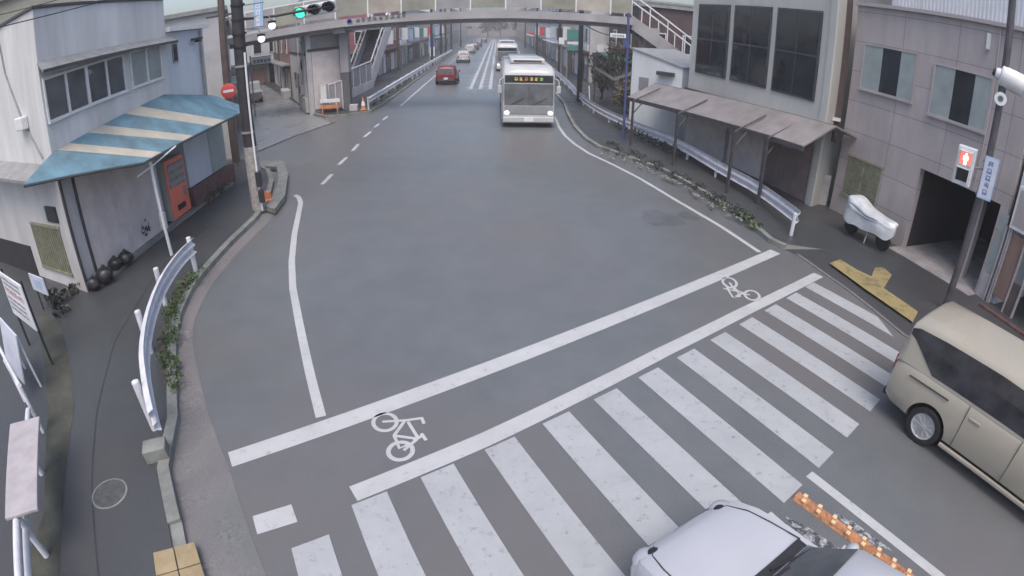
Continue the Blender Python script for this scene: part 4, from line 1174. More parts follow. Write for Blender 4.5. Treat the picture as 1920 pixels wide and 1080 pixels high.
# pedestrian signal pole
SP = thing('signal_pole', 'dark steel pole in front of the garage carrying the pedestrian signal', 'pole', (9.64, 8.3, 0.1))
MB().tube([(9.64, 8.3, 0.05), (9.68, 8.27, 8.0)], 0.085, 16).build('shaft', 'pole_grey', SP, smooth=True)
for z in (2.8, 3.5, 4.9): MB().lathe([(0, 0.085), (0, 0.105), (0.05, 0.105), (0.05, 0.085)], (9.65, 8.295, z), seg=16).build('clamp', 'grey_trim', SP, smooth=True)
sg = Vector((9.29, 8.62, 3.3)); sn_ = (Vector((-3.0, 3.2, 0)) - Vector((sg.x, sg.y, 0))).normalized(); sn_ = Vector((-0.80, -0.60, 0)).normalized(); su_ = Vector((-sn_.y, sn_.x, 0)); zz = Vector((0, 0, 1))
PSG = thing('pedestrian_signal', 'pedestrian signal showing the red standing man on the dark pole', 'pedestrian signal', sg)
oriented(MB(), sg, su_, -sn_, zz, 0.43, 0.24, 0.82).build('housing', 'signal_grey', PSG, bevel=0.02)
for dz, m in ((0.17, 'signal_red'), (-0.18, 'lens_black')):
    c = sg + sn_ * 0.124 + zz * dz
    ln = oriented(MB(), c, su_, -sn_, zz, 0.27, 0.012, 0.27).build('lens', m, PSG)
    mb = MB()
    oriented(mb, c + sn_ * 0.08 + zz * 0.15, su_, -sn_, zz, 0.31, 0.16, 0.015)
    for s in (-1, 1): oriented(mb, c + sn_ * 0.07 + su_ * s * 0.15, su_, -sn_, zz, 0.012, 0.14, 0.29)
    mb.build('visor', 'signal_grey', ln)
    if dz > 0:
        mb = MB(); c2 = c + sn_ * 0.009
        mb.lathe([(0, 0.026), (0.004, 0.001)], c2 + zz * 0.085, sn_, 12)
        oriented(mb, c2 + zz * 0.01, su_, -sn_, zz, 0.075, 0.004, 0.095)
        for s in (-1, 1):
            oriented(mb, c2 + su_ * s * 0.02 - zz * 0.085, su_, -sn_, zz, 0.026, 0.004, 0.1)
            oriented(mb, c2 + su_ * s * 0.052 + zz * 0.005, su_, -sn_, zz, 0.016, 0.004, 0.09)
        mb.build('red_figure', 'red_man', ln)
MB().tube([sg + su_ * -0.1 - sn_ * 0.1, Vector((9.65, 8.3, 3.35))], 0.025, 8).build('bracket', 'grey_trim', PSG)
tp_ = Vector((9.71, 8.2, 3.22)) + sn_ * 0.16
TP = thing('text_plate', 'pale vertical text plate next to the pedestrian signal', 'sign', tp_)
pl_ = oriented(MB(), tp_, su_, -sn_, zz, 0.33, 0.02, 0.90).build('plate', 'sign_blue', TP, bevel=0.004)
oriented(MB(), tp_ + sn_ * 0.011, su_, -sn_, zz, 0.28, 0.004, 0.84).build('face', 'sign_pale', pl_)
mb = MB(); glyphs(mb, tp_ - su_ * 0.075 + zz * 0.24, su_, zz, 5, 0.13, 0.02, sn_ * 0.017, True, 12); mb.build('text', 'ink_blue', pl_)
oriented(MB(), tp_ - sn_ * 0.05, su_, -sn_, zz, 0.1, 0.09, 0.05).build('bracket', 'grey_trim', TP)
# white cylindrical horn on the same pole
hc = Vector((9.52, 8.42, 5.38)); ha = Vector((0.72, -0.66, -0.16)).normalized()
HN = thing('floodlight', 'white cylindrical lamp housing clamped to the dark signal pole', 'floodlight', hc)
MB().lathe([(0.0, 0.10), (0.03, 0.12), (0.10, 0.13), (0.12, 0.21), (0.14, 0.225), (0.66, 0.235), (0.68, 0.22), (0.68, 0.001)], hc, ha, 24).build('housing', 'white_trim', HN, smooth=True)
MB().lathe([(-0.06, 0.001), (-0.06, 0.07), (0.02, 0.10)], hc, ha, 18).build('rear_cap', 'black_plastic', HN, smooth=True)
MB().tube([hc + ha * .2 + Vector((0, 0, -.2)), Vector((9.66, 8.28, 5.0))], 0.03, 8).build('bracket', 'grey_trim', HN)
OV = thing('oval_plate', 'small white oval plate below the cylindrical lamp housing', 'plate', (9.62, 8.2, 4.88))
MB().lathe([(0, 0.001), (0, 0.14), (0.02, 0.14), (0.02, 0.001)], Vector((9.55, 8.18, 4.88)), sn_, 20).build('disc', 'sign_white', OV, smooth=True)
MB().lathe([(0.021, 0.07), (0.025, 0.07), (0.025, 0.045), (0.021, 0.045)], Vector((9.55, 8.18, 4.88)), sn_, 20).build('mark', 'grey_trim', OV)

# covered scooter
SCO = thing('covered_scooter', 'parked scooter under a silver sheet against the mauve building', 'scooter', (9.75, 12.2, 0.1))
SCO.rotation_euler = (0, 0, 0)
d = Vector((0.28, -0.96, 0)).normalized(); nn_ = Vector((-d.y * -1, d.x * -1, 0)); nn_ = Vector((d.y, -d.x, 0)); o_ = Vector((9.76, 12.15, 0.1))
def S3(a, b, z): return o_ + d * a + nn_ * b + Vector((0, 0, z))
for a in (-0.62, 0.62):
    wh = MB().lathe([(-0.05, 0.16), (-0.05, 0.235), (-0.03, 0.255), (0.03, 0.255), (0.05, 0.235), (0.05, 0.16)], S3(a, 0, 0.255), nn_, 20).build('wheel', 'tyre', SCO, smooth=True)
    MB().lathe([(-0.045, 0.001), (-0.04, 0.165), (0.04, 0.165), (0.045, 0.001)], S3(a, 0, 0.255), nn_, 16).build('rim', 'rim_metal', wh, smooth=True)
MB().tube([S3(-.62, 0, .26), S3(-.2, 0, .35), S3(.3, 0, .35), S3(.62, 0, .28)], 0.06, 8).build('frame', 'black_plastic', SCO, smooth=True)
MB().tube([S3(.1, .1, .4), S3(.16, .26, .03)], 0.015, 6).build('stand', 'rim_metal', SCO)
secs = [(-0.86, 0.16, 0.92, 0.52), (-0.74, 0.33, 1.13, 0.44), (-0.52, 0.37, 1.17, 0.40), (-0.28, 0.34, 1.05, 0.37), (0.0, 0.29, 0.95, 0.42), (0.3, 0.30, 0.92, 0.38), (0.6, 0.27, 0.90, 0.44), (0.82, 0.2, 0.90, 0.36), (0.96, 0.05, 0.88, 0.55)]
mb = MB(); n = 30
for k, (a, hw, zt, zb) in enumerate(secs):
    for j in range(n + 1):
        an = math.pi * j / n
        x = math.cos(an); y = math.sin(an)
        sx = math.copysign(abs(x) ** 0.55, x)
        fold = 1 + 0.05 * math.sin(7 * an + k * 2.3) + 0.035 * math.sin(15 * an + k * 1.1)
        hem = 0.07 * math.sin(k * 2.6 + (0 if j < n / 2 else 1.5)) * (1 - y)
        bz = zb + (zt - zb) * y ** 0.42 + hem + 0.022 * math.sin(6 * an + k * 2.1) * y
        mb.v.append(S3(a + 0.05 * math.sin(3 * an + k), hw * sx * fold * (1.12 - .12 * y), bz))
for k in range(len(secs) - 1):
    for j in range(n):
        mb.f.append([k * (n + 1) + j, (k + 1) * (n + 1) + j, (k + 1) * (n + 1) + j + 1, k * (n + 1) + j + 1])
mb.f.append(list(range(n + 1))); e = (len(secs) - 1) * (n + 1); mb.f.append([e + j for j in reversed(range(n + 1))])
ob = mb.build('cover_sheet', 'silver_sheet', SCO, smooth=True)
sb = ob.modifiers.new('sub', 'SUBSURF'); sb.levels = 1; sb.render_levels = 2
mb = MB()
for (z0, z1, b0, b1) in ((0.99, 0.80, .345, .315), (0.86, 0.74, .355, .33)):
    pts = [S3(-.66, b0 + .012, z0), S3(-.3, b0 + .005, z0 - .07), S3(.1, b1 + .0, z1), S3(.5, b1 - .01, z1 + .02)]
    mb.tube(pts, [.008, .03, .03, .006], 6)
mb.build('fold', 'fold_shade', ob, smooth=True)

# shop at the right edge
XF = Facade((11.66, 8.80), (12.6, 4.5)); XF = Facade((11.66, 8.80), (12.6, 4.5), flip=True) if XF.n.x > 0 else XF
XS = thing('corner_shop', 'small shop with brown panelled front and pinkish frames behind the beige minivan', 'shop', (11.7, 8.8, 0))
mb = MB(); XF.slab(mb, 0, 6, 2.3, 7, -6, -0.1); XF.slab(mb, 0, .3, 0, 2.3, -6, -0.1); mb.build('wall', 'plaster_blue', XS)
mb = MB(); XF.slab(mb, 0.3, 6, 0.1, 2.3, -2.2, -2.0); mb.build('dark_interior', 'shade_dark', XS)
for s in (0.0, 0.11, 0.17, 0.64, 0.95, 1.6):
    mb = MB(); XF.slab(mb, s, s + .04, 0.1, 2.05, 0.0, 0.09); mb.build('post', 'pinkish_trim', XS)
mb = MB(); XF.slab(mb, 0.22, 0.62, 0.35, 1.98, -0.02, 0.05); mb.build('door', 'wood_brown', XS, bevel=0.01)
mb = MB(); XF.slab(mb, 0.68, 0.94, 0.1, 0.9, -0.02, 0.05); mb.build('crate_panel', 'pole_brown', XS)
mb = MB(); XF.slab(mb, -0.26, -0.02, 0.1, 0.75, -0.02, 0.06); mb.build('lower_panel', 'pinkish_trim', XS)
mb = MB(); XF.slab(mb, -0.24, -0.02, 0.76, 2.3, -0.02, 0.03); mb.build('side_window', 'frosted_glass', XS)
mb = MB(); XF.slab(mb, 0.1, 3.6, 2.06, 3.1, 0.02, 0.13); sgn = mb.build('sign_box', 'white_trim', XS, bevel=0.01)
mb = MB(); XF.slab(mb, 0.17, 3.5, 2.15, 3.02, 0.131, 0.137); mb.build('sign_face', 'mauve_plain', sgn)
mb = MB(); XF.slab(mb, 0.2, 5, 0.1, 0.16, 0.5, 0.62); mb.build('threshold', 'brick_red', XS)

# ============================================================ VEHICLES
def body_ring(y, w, zb, zt, cr=0.02):
    h = [(0, zb), (w * .80, zb), (w * .95, zb + .09), (w, zb + .26), (w, (zb + zt) / 2 + .06), (w * .985, zt - .07), (w * .93, zt), (w * .5, zt + cr), (0, zt + cr * 1.2)]
    return [(x, y, z) for x, z in h] + [(-x, y, z) for x, z in h[-2:0:-1]]
def loft(mb, rings, cap=True):
    i0 = len(mb.v); n = len(rings[0])
    for r in rings: mb.v += [Vector(p) for p in r]
    for k in range(len(rings) - 1):
        for s in range(n):
            s2 = (s + 1) % n
            mb.f.append([i0 + k * n + s, i0 + k * n + s2, i0 + (k + 1) * n + s2, i0 + (k + 1) * n + s])
    if cap:
        mb.f.append([i0 + s for s in reversed(range(n))]); e = i0 + (len(rings) - 1) * n
        mb.f.append([e + s for s in range(n)])
    return mb
class Cabin:
    def __init__(self, st): self.st = st          # (y, wb, wt, zbelt, ztop)
    def ring(self, y):
        s = self.st
        for k in range(len(s) - 1):
            if s[k][0] <= y <= s[k + 1][0]:
                f = (y - s[k][0]) / (s[k + 1][0] - s[k][0]); v = [a + (b - a) * f for a, b in zip(s[k], s[k + 1])]; break
        else: v = s[0] if y < s[0][0] else s[-1]
        _, wb, wt, zb, zt = v
        zz = max(zt - zb, 0.012)
        q = min(1, zz / .4)
        half = [(wb, zb - .03), (wb - (wb - wt) * .42, zb + zz * .45), (wt + .015 * q, zb + zz * (1 - .14 * q)), (wt - .05 * q, zb + zz * .975), (wt * .5, zb + zz + .012 * q), (0, zb + zz + .018 * q)]
        return [Vector((x, y, z)) for x, z in half] + [Vector((-x, y, z)) for x, z in half[-2::-1]]
    def mesh(self): return loft(MB(), [self.ring(s[0]) for s in self.st], True)
    def side(self, mb, strips, off=0.007, sides=(1, -1)):
        def at(y, u, sg):
            r = self.ring(y); a, m, b = r[0], r[1], r[2]
            p = a.lerp(m, u / .5) if u < .5 else m.lerp(b, (u - .5) / .5)
            return Vector((sg * (p.x + off), y, p.z))
        for sg in sides:
            for (y0, a0, b0), (y1, a1, b1) in zip(strips, strips[1:]):
                for j in range(2):
                    f0, f1 = j / 2, (j + 1) / 2
                    q = [at(y0, a0 + (b0 - a0) * f0, sg), at(y1, a1 + (b1 - a1) * f0, sg), at(y1, a1 + (b1 - a1) * f1, sg), at(y0, a0 + (b0 - a0) * f1, sg)]
                    mb.poly(q if sg > 0 else q[::-1])
        return mb
    def top(self, mb, y0, y1, off, front):
        n = 4
        for k in range(n):
            ya, yb = y0 + (y1 - y0) * k / n, y0 + (y1 - y0) * (k + 1) / n
            ra, rb = self.ring(ya), self.ring(yb)
            d = Vector((0, off * (1 if front else -1), off))
            for j in range(3, 7):
                mb.poly([ra[j] + d, ra[j + 1] + d, rb[j + 1] + d, rb[j] + d] if not front else [ra[j] + d, ra[j + 1] + d, rb[j + 1] + d, rb[j] + d])
        return mb
def wheels(root, ys, hw, r, tw=0.19, spokes=10):
    for y in ys:
        for sg in (1, -1):
            c = (sg * (hw - tw), y, r); ax = (sg, 0, 0)
            t = MB().lathe([(0, r * .6), (0, r * .93), (.02, r), (tw - .025, r), (tw, r * .94), (tw + .003, r * .70), (tw - .015, r * .66), (tw - .05, r * .62)], c, ax, 28).build('wheel', 'tyre', root, smooth=True, world=False)
            mb = MB()
            MB().lathe([(tw - .08, .001), (tw - .075, r * .63)], c, ax, 28).build('hub_disc', 'black_plastic', t, world=False)
            mb.lathe([(tw - .05, r * .60), (tw - .01, r * .62), (tw - .002, r * .66), (tw - .006, r * .70), (tw - .03, r * .70)], c, ax, 28, )
            mb.lathe([(tw - .05, .05), (tw - .012, .045), (tw - .008, .001)], c, ax, 12)
            for k in range(spokes):
                an = 2 * math.pi * k / spokes
                dy, dz = math.cos(an), math.sin(an); py, pz = -dz, dy
                x0, x1 = sg * (hw - .045), sg * (hw - .014)
                pts = []
                for x in (x0, x1):
                    for rr, wd in ((.03, .010), (r * .63, .019)):
                        pts += [(x, y + dy * rr + py * wd, r + dz * rr + pz * wd), (x, y + dy * rr - py * wd, r + dz * rr - pz * wd)]
                mb.hexa([pts[0], pts[1], pts[3], pts[2], pts[4], pts[5], pts[7], pts[6]])
            mb.build('rim', 'rim_metal', t, world=False)
def cut_arches(o, ys, r, zc):
    cs = []
    for y in ys:
        c = MB().lathe([(-1.6, r), (1.6, r)], (0, y, zc), (1, 0, 0), 36)
        me = bpy.data.meshes.new('cut'); me.from_pydata([tuple(v) for v in c.v], [], c.f)
        bm = bmesh.new(); bm.from_mesh(me); bmesh.ops.recalc_face_normals(bm, faces=bm.faces); bm.to_mesh(me); bm.free()
        k = bpy.data.objects.new('cut', me); COL.objects.link(k); k.parent = o.parent; cs.append(k)
        m = o.modifiers.new('b', 'BOOLEAN'); m.operation = 'DIFFERENCE'; m.object = k; m.solver = 'EXACT'
    dg = bpy.context.evaluated_depsgraph_get()
    me = bpy.data.meshes.new_from_object(o.evaluated_get(dg))
    me.name = o.name
    o.modifiers.clear(); o.data = me
    for k in cs: bpy.data.objects.remove(k, do_unlink=True)
    me.polygons.foreach_set('use_smooth', [True] * len(me.polygons)); me.set_sharp_from_angle(angle=R(38))
def vehicle(name, label, cat, front, heading, L, W, H, paint, st, cab, glass, wheel_y, r=0.30, cut=False, belt=0.95, group=None, rear_lamps=True, lit=False, plate=True, fr=None, rr=None, detail=True):
    h = Vector((heading[0], heading[1], 0)).normalized()
    rz = math.atan2(-h.x, h.y)
    c = Vector((front[0], front[1], 0)) - h * (L / 2)
    root = thing(name, label, cat, (c.x, c.y, 0.0), rz, group)
    mb = loft(MB(), [body_ring(*s) for s in st])
    b = mb.build('body', paint, root, smooth=True, world=False, weld=True)
    if cut: cut_arches(b, wheel_y, r + .055, r + .02)
    C_ = Cabin(cab)
    C_.mesh().build('cabin', paint, root, smooth=True, world=False, weld=True)
    for sg in (1, -1): C_.side(MB(), glass, sides=(sg,)).build('side_glass', 'van_glass', root, smooth=True, world=False)
    f0, f1 = fr; r0, r1 = rr
    C_.top(MB(), f0, f1, .008, True).build('windscreen', 'screen_glass', root, smooth=True, world=False)
    C_.top(MB(), r0, r1, .008, False).build('rear_window', 'car_glass', root, smooth=True, world=False)
    for y in wheel_y:
        if cut: MB().lathe([(-W / 2 + .17, r + .04), (W / 2 - .17, r + .04)], (0, y, r + .02), (1, 0, 0), 24).build('wheel_well', 'black_plastic', root, world=False)
    wheels(root, wheel_y, W / 2 - (0.012 if cut else -0.015), r)
    yf, yr = L / 2, -L / 2
    for sg in (1, -1):
        if detail:
            hl = MB().blob((sg * W * .335, yf - .185, belt * .735), .155, .16, .085, 16, 8, 0).build('headlight', 'lamp_on' if lit else 'lamp_clear', root, smooth=True, world=False)
        MB().box((sg * W * .36, yr + .03, belt * .86), (.16, .10, .26)).build('tail_light', 'tail_red', root, world=False, bevel=.02)
        mir = MB().blob((sg * (W / 2 + .09), cab[-2][0] + .12, belt + .10), .10, .07, .085, 12, 8, 0).build('mirror', paint, root, smooth=True, world=False)
    if plate:
        MB().box((0, yr - .012, belt * .6), (.33, .02, .17)).build('number_plate', 'sign_white', root, world=False)
        MB().box((0, yf + .006, .42), (.33, .02, .17)).build('number_plate', 'sign_white', root, world=False)
        MB().box((0, yf - .005, .30), (W * .6, .03, .09)).build('grille', 'black_plastic', root, world=False)
        MB().box((0, yr + .01, .36), (W * .8, .06, .12)).build('rear_bumper_trim', 'black_plastic', root, world=False, bevel=.02)
    return root

# beige van, seen from its rear right-hand side
vh = Vector((0.44, -0.898, 0)).normalized()
vr = Vector((6.25, 5.70, 0))
VAN = vehicle('minivan', 'beige minivan with dark glass just past the zebra crossing', 'minivan', vr + vh * 4.26, vh, 4.26, 1.69, 1.68, 'van_beige',
    [(-2.13, .70, .40, .90), (-2.08, .79, .31, 1.0), (-1.95, .83, .25, 1.05), (-1.6, .845, .22, 1.06), (-.8, .845, .21, 1.055), (.4, .845, .21, 1.04), (1.0, .84, .21, 1.02), (1.45, .82, .23, .95), (1.8, .77, .27, .84), (2.02, .68, .33, .72), (2.12, .56, .40, .60)],
    [(-2.10, .79, .72, 1.0, 1.02), (-2.04, .80, .72, 1.05, 1.60), (-1.96, .81, .72, 1.055, 1.66), (-1.2, .82, .69, 1.055, 1.68), (-.2, .82, .69, 1.05, 1.685), (.55, .81, .68, 1.04, 1.65), (.78, .80, .66, 1.03, 1.59), (1.48, .76, .55, .96, .98)],
    [(-2.03, .80, .99), (-1.92, .64, .99), (-1.46, .07, 1.0), (-.5, .07, 1.0), (.55, .07, .99), (.80, .07, .95), (1.15, .05, .55), (1.3, .04, .2)], (-1.25, 1.45), .305, True, 1.03, fr=(.82, 1.42), rr=(-2.095, -2.045))
for sg in (1, -1):
    MB().box((sg * .849, -1.42, .905), (.012, .72, .022)).build('door_rail', 'dark_trim', VAN, world=False)
    MB().box((sg * .848, -.55, .86), (.02, .2, .035)).build('door_handle', 'van_beige', VAN, world=False, bevel=.008)
    for y in (-.72, .22): MB().box((sg * .846, y, .66), (.006, .012, .72)).build('door_seam', 'dark_trim', VAN, world=False)
    MB().box((sg * .82, .1, .23), (.05, 2.0, .07)).build('sill', 'van_beige', VAN, world=False, bevel=.02)

# white car entering the crossing at the bottom edge
wh_ = Vector((-0.51, 0.86, 0)).normalized()
WC = vehicle('small_car', 'white small car nosing into the zebra crossing at the bottom edge', 'car', (1.58, 3.16, 0), wh_, 3.4, 1.48, 1.52, 'car_white',
    [(-1.69, .62, .36, .85), (-1.6, .70, .28, .93), (-1.2, .735, .21, .97), (-.2, .74, .20, .96), (.5, .74, .20, .945), (.9, .735, .21, .92), (1.25, .72, .22, .86, .03), (1.5, .68, .24, .78, .03), (1.62, .60, .28, .69, .03), (1.69, .48, .34, .58, .02)],
    [(-1.66, .66, .58, .90, .92), (-1.52, .68, .56, .94, 1.42), (-1.2, .70, .56, .96, 1.50), (-.3, .71, .56, .955, 1.52), (.12, .70, .55, .95, 1.46), (.62, .67, .56, .935, .955)],
    [(-1.45, .15, .9), (-1.2, .08, .97), (-.3, .07, .97), (.10, .07, .95), (.42, .06, .4)], (-1.1, 1.12), .275, True, .92, fr=(.15, .58), rr=(-1.645, -1.53))
for sg in (1, -1):
    MB().tube([(sg * .62, .70, .955), (sg * .585, 1.05, .912), (sg * .56, 1.3, .862), (sg * .50, 1.5, .792), (sg * .36, 1.62, .705)], .007, 6).build('bonnet_seam', 'dark_trim', WC, world=False)
    MB().blob((sg * .44, 1.53, .735), .075, .07, .05, 12, 6, 0).build('lamp_inner', 'lens_black', WC, smooth=True, world=False)
    MB().tube([(sg * .68, 1.34, .66), (sg * .60, 1.55, .62), (sg * .40, 1.66, .58)], .022, 8).build('lamp_surround', 'lens_black', WC, smooth=True, world=False)
MB().tube([(-.32, 1.665, .60), (.32, 1.665, .60)], .012, 6).build('grille_bar', 'black_plastic', WC, world=False)
MB().box((0, .66, .958), (1.2, .11, .03)).build('cowl', 'black_plastic', WC, world=False, bevel=.01)
MB().tube([(-.35, .66, .985), (.2, .54, 1.055)], .012, 6).build('wiper', 'black_plastic', WC, world=False)
MB().tube([(.1, .66, .985), (.55, .52, 1.05)], .012, 6).build('wiper', 'black_plastic', WC, world=False)
MB().lathe([(0, .05), (.012, .045), (.014, .001)], (0, 1.66, .62), (0, 1, .35), 16).build('badge', 'lamp_clear', WC, smooth=True, world=False)

def hatch(label, front, heading, paint, L=3.7, W=1.66, H=1.5, lit=False, group='cars on the far road'):
    k = L / 3.4; ww = W / 1.48
    st = [(-1.69, .62, .36, .85), (-1.6, .70, .28, .93), (-1.2, .735, .21, .97), (-.2, .74, .20, .96), (.5, .74, .20, .945), (.9, .735, .21, .92), (1.25, .72, .22, .84), (1.5, .68, .24, .76), (1.62, .60, .28, .68), (1.69, .48, .34, .58)]
    st = [(a * k, b * ww, c, d) for a, b, c, d in st]
    cab = [(-1.66, .66, .58, .90, .92), (-1.48, .68, .56, .94, 1.40), (-1.2, .70, .56, .96, H - .02), (-.3, .71, .56, .955, H), (.1, .70, .55, .95, H - .06), (.85, .66, .55, .92, .94)]
    cab = [(a * k, b * ww, c * ww, d, e) for a, b, c, d, e in cab]
    return vehicle('car', label, 'car', front, heading, L, W, H, paint, st, cab, [(-1.4 * k, .1, .92), (-.3 * k, .07, .95), (.1 * k, .07, .92), (.55 * k, .06, .35)], (-1.1 * k, 1.1 * k), .30, False, .92, group, lit=lit, fr=(.14 * k, .8 * k), rr=(-1.63 * k, -1.5 * k))
hd = (DR, 1.0)
hatch('red hatchback driving away towards the footbridge street', (-5.62, 48.4), hd, 'car_red', 3.7, 1.72, 1.6)
hatch('white car driving away beyond the red hatchback', (-6.95, 75.9), (-0.10, 1.0), 'car_white', 4.2, 1.75, 1.55)
hatch('dark grey car driving ahead of the white car', (-8.3, 130), hd, 'car_grey', 4.0, 1.75, 1.6)
hatch('dark blue car driving ahead of the dark grey car', (-8.6, 160), hd, 'car_blue', 4.0, 1.75, 1.6)
hatch('silver car just behind the second bus with lit headlights', (-1.55, 78), (-DR, -1.0), 'car_silver', 4.3, 1.75, 1.7, True)
hatch('white tall car third in the line behind the second bus', (-1.75, 92), (-DR, -1.0), 'car_white', 4.3, 1.75, 1.85, True)
hatch('pale grey car between the white car and the dark grey car', (-7.75, 100), hd, 'car_silver', 4.2, 1.75, 1.6)
hatch('black car waiting beside the guardrail past the banner flag', (-8.0, 113), hd, 'car_blue', 4.2, 1.75, 1.7)
hatch('pale silver car fourth in the line behind the second bus', (-2.0, 106), (-DR, -1.0), 'car_silver', 4.2, 1.75, 1.6, True)
hatch('white car far off in the oncoming lane beneath the footbridge', (-2.5, 128), (-DR, -1.0), 'car_white', 4.2, 1.75, 1.6, True)

def bus(name, label, front, heading, L, W, H, sign=True, group=None):
    h = Vector((heading[0], heading[1], 0)).normalized()
    c = Vector((front[0], front[1], 0)) - h * (L / 2)
    root = thing(name, label, 'bus', (c.x, c.y, 0), math.atan2(-h.x, h.y), group)
    hw = W / 2
    def rg(y, w, zb, zt, e=.16):
        half = [(0, zb), (w - .05, zb), (w, zb + .08), (w, 1.0), (w - .015, zt - .55), (w - .05, zt - e), (w - e * 1.1, zt - .02), (w * .5, zt + .03), (0, zt + .04)]
        return [(x, y, z) for x, z in half] + [(-x, y, z) for x, z in half[-2:0:-1]]
    f = L / 2
    loft(MB(), [rg(-f, hw - .08, .38, H - .1), rg(-f + .15, hw, .28, H), rg(f - .9, hw, .24, H), rg(f - .35, hw - .01, .22, H - .07), rg(f - .1, hw - .04, .2, H - .20), rg(f, hw - .1, .24, H - .36)]).build('body', 'bus_white', root, smooth=True, world=False, weld=True)
    def fy(z): return f + .012 - max(0, (z - (H - .36)) * .0)
    mb = MB().box((0, f + .008, 1.60), (W - .28, .03, 1.02)); ws = mb.build('windscreen', 'bus_glass', root, world=False, bevel=.04)
    MB().box((0, f + .026, 1.60), (.03, .012, 1.0)).build('centre_bar', 'dark_trim', ws, world=False)
    for x in (-.2, .85): MB().tube([(x, f + .04, 1.1), (x - .65, f + .04, 1.45)], .014, 6).build('wiper', 'black_plastic', ws, world=False)
    MB().box((0, f + .004, 2.34), (W - .32, .04, .36)).build('sign_surround', 'dark_glass', root, world=False, bevel=.02)
    if sign:
        ds = MB().box((-.05, f + .022, 2.34), (1.5, .02, .27)).build('destination_sign', 'lens_black', root, world=False)
        for k, (m, n, sd) in enumerate((('led_amber', 2, 41), ('led_red', 1, 42), ('led_amber', 2, 43), ('led_green', 1, 44))):
            mb = MB(); x0 = .68 - sum((2, 1, 2, 1)[:k]) * .235
            glyphs(mb, (x0 - .0, f + .034, 2.255), (-1, 0, 0), (0, 0, 1), n, .165, .07, (0, .004, 0), seed=sd); mb.build('text', m, ds, world=False)
    MB().box((0, f + .01, .86), (W - .3, .035, .40)).build('front_panel', 'bus_grey', root, world=False, bevel=.03)
    MB().box((0, f + .03, .40), (W - .16, .1, .26)).build('bumper', 'bus_white', root, world=False, bevel=.04)
    MB().box((0, f + .085, .41), (.44, .012, .2)).build('number_plate', 'sign_white', root, world=False)
    for sg in (1, -1):
        MB().blob((sg * (hw - .26), f + .02, .72), .13, .05, .11, 14, 8, 0).build('headlight', 'lamp_on', root, smooth=True, world=False)
        mr = MB().tube([(sg * (hw - .1), f - .05, 2.4), (sg * (hw + .08), f + .22, 2.3), (sg * (hw + .1), f + .26, 2.05)], .022, 8).build('mirror_arm', 'bus_white', root, smooth=True, world=False)
        MB().box((sg * (hw + .08), f + .27, 1.88), (.20, .09, .36)).build('mirror', 'bus_white', mr, world=False, bevel=.03)
        mb = MB()
        for k in range(5): mb.box((sg * (hw + .004 - .004), -f + 1.2 + k * (L - 2.0) / 5, 1.72), (.03, (L - 2.4) / 5 - .08, .85))
        mb.build('side_windows', 'bus_glass', root, world=False)
        MB().blob((sg * (hw - .3), f - .28, H - .22), .06, .05, .04, 10, 6, 0).build('marker_lamp', 'led_amber', root, smooth=True, world=False)
    wheels(root, (f - 2.3, -f + 2.6), hw + .015, .46, .27, 8)
    MB().box((0, f - 2.4, H + .17), (1.7, 2.0, .26)).build('roof_unit', 'bus_white', root, world=False, bevel=.08)
    MB().box((0, f - 1.39, H + .17), (1.35, .03, .11)).build('roof_grille', 'dark_trim', root, world=False)
    MB().box((0, -f + 3, H + .12), (1.7, 2.6, .2)).build('roof_unit', 'bus_white', root, world=False, bevel=.08)
    return root
bus('bus', 'white city bus with amber destination sign coming towards the crossing', (0.69, 25.75), (0.03, -1.0), 9.6, 2.56, 2.92, True)
bus('bus', 'second white bus half hidden behind the roof of the nearer bus', (-0.75, 58.0), (0.03, -1.0), 9.0, 2.3, 2.95, False)

# ============================================================ FOOTBRIDGE
FB = thing('footbridge', 'grey pedestrian footbridge with olive railing panels spanning the road', 'footbridge', (-2, 31.5, 0))
line = [(-30, 4.55), (-17, 4.9), (-15, 4.98), (-9.7, 5.18), (-5.4, 5.25), (-0.15, 5.30), (3.9, 5.25), (6.5, 5.20)]
def zb_(x):
    for (a, z0), (b, z1) in zip(line, line[1:]):
        if a <= x <= b: return z0 + (z1 - z0) * (x - a) / (b - a)
    return line[-1][1]
mb = MB()
for (a, z0), (b, z1) in zip(line, line[1:]):
    mb.hexa([(a, 30.7, z0), (b, 30.7, z1), (b, 33.1, z1), (a, 33.1, z0), (a, 30.7, z0 + .40), (b, 30.7, z1 + .40), (b, 33.1, z1 + .40), (a, 33.1, z0 + .40)])
dk = mb.build('deck', 'bridge_grey', FB, weld=True)
mb = MB()
for (a, z0), (b, z1) in zip(line, line[1:]):
    mb.hexa([(a, 30.64, z0 - .03), (b, 30.64, z1 - .03), (b, 30.7, z1 - .03), (a, 30.7, z0 - .03), (a, 30.64, z0 + .06), (b, 30.64, z1 + .06), (b, 30.7, z1 + .06), (a, 30.7, z0 + .06)])
    for y in (31.3, 32.6): mb.hexa([(a, y, z0 - .25), (b, y, z1 - .25), (b, y + .2, z1 - .25), (a, y + .2, z0 - .25), (a, y, z0), (b, y, z1), (b, y + .2, z1), (a, y + .2, z0)])
mb.build('girder', 'bridge_grey', FB)
cols = ('panel_olive', 'far_grey', 'panel_olive', 'bridge_grey', 'panel_olive', 'far_beige')
x = -29.0; k = 0
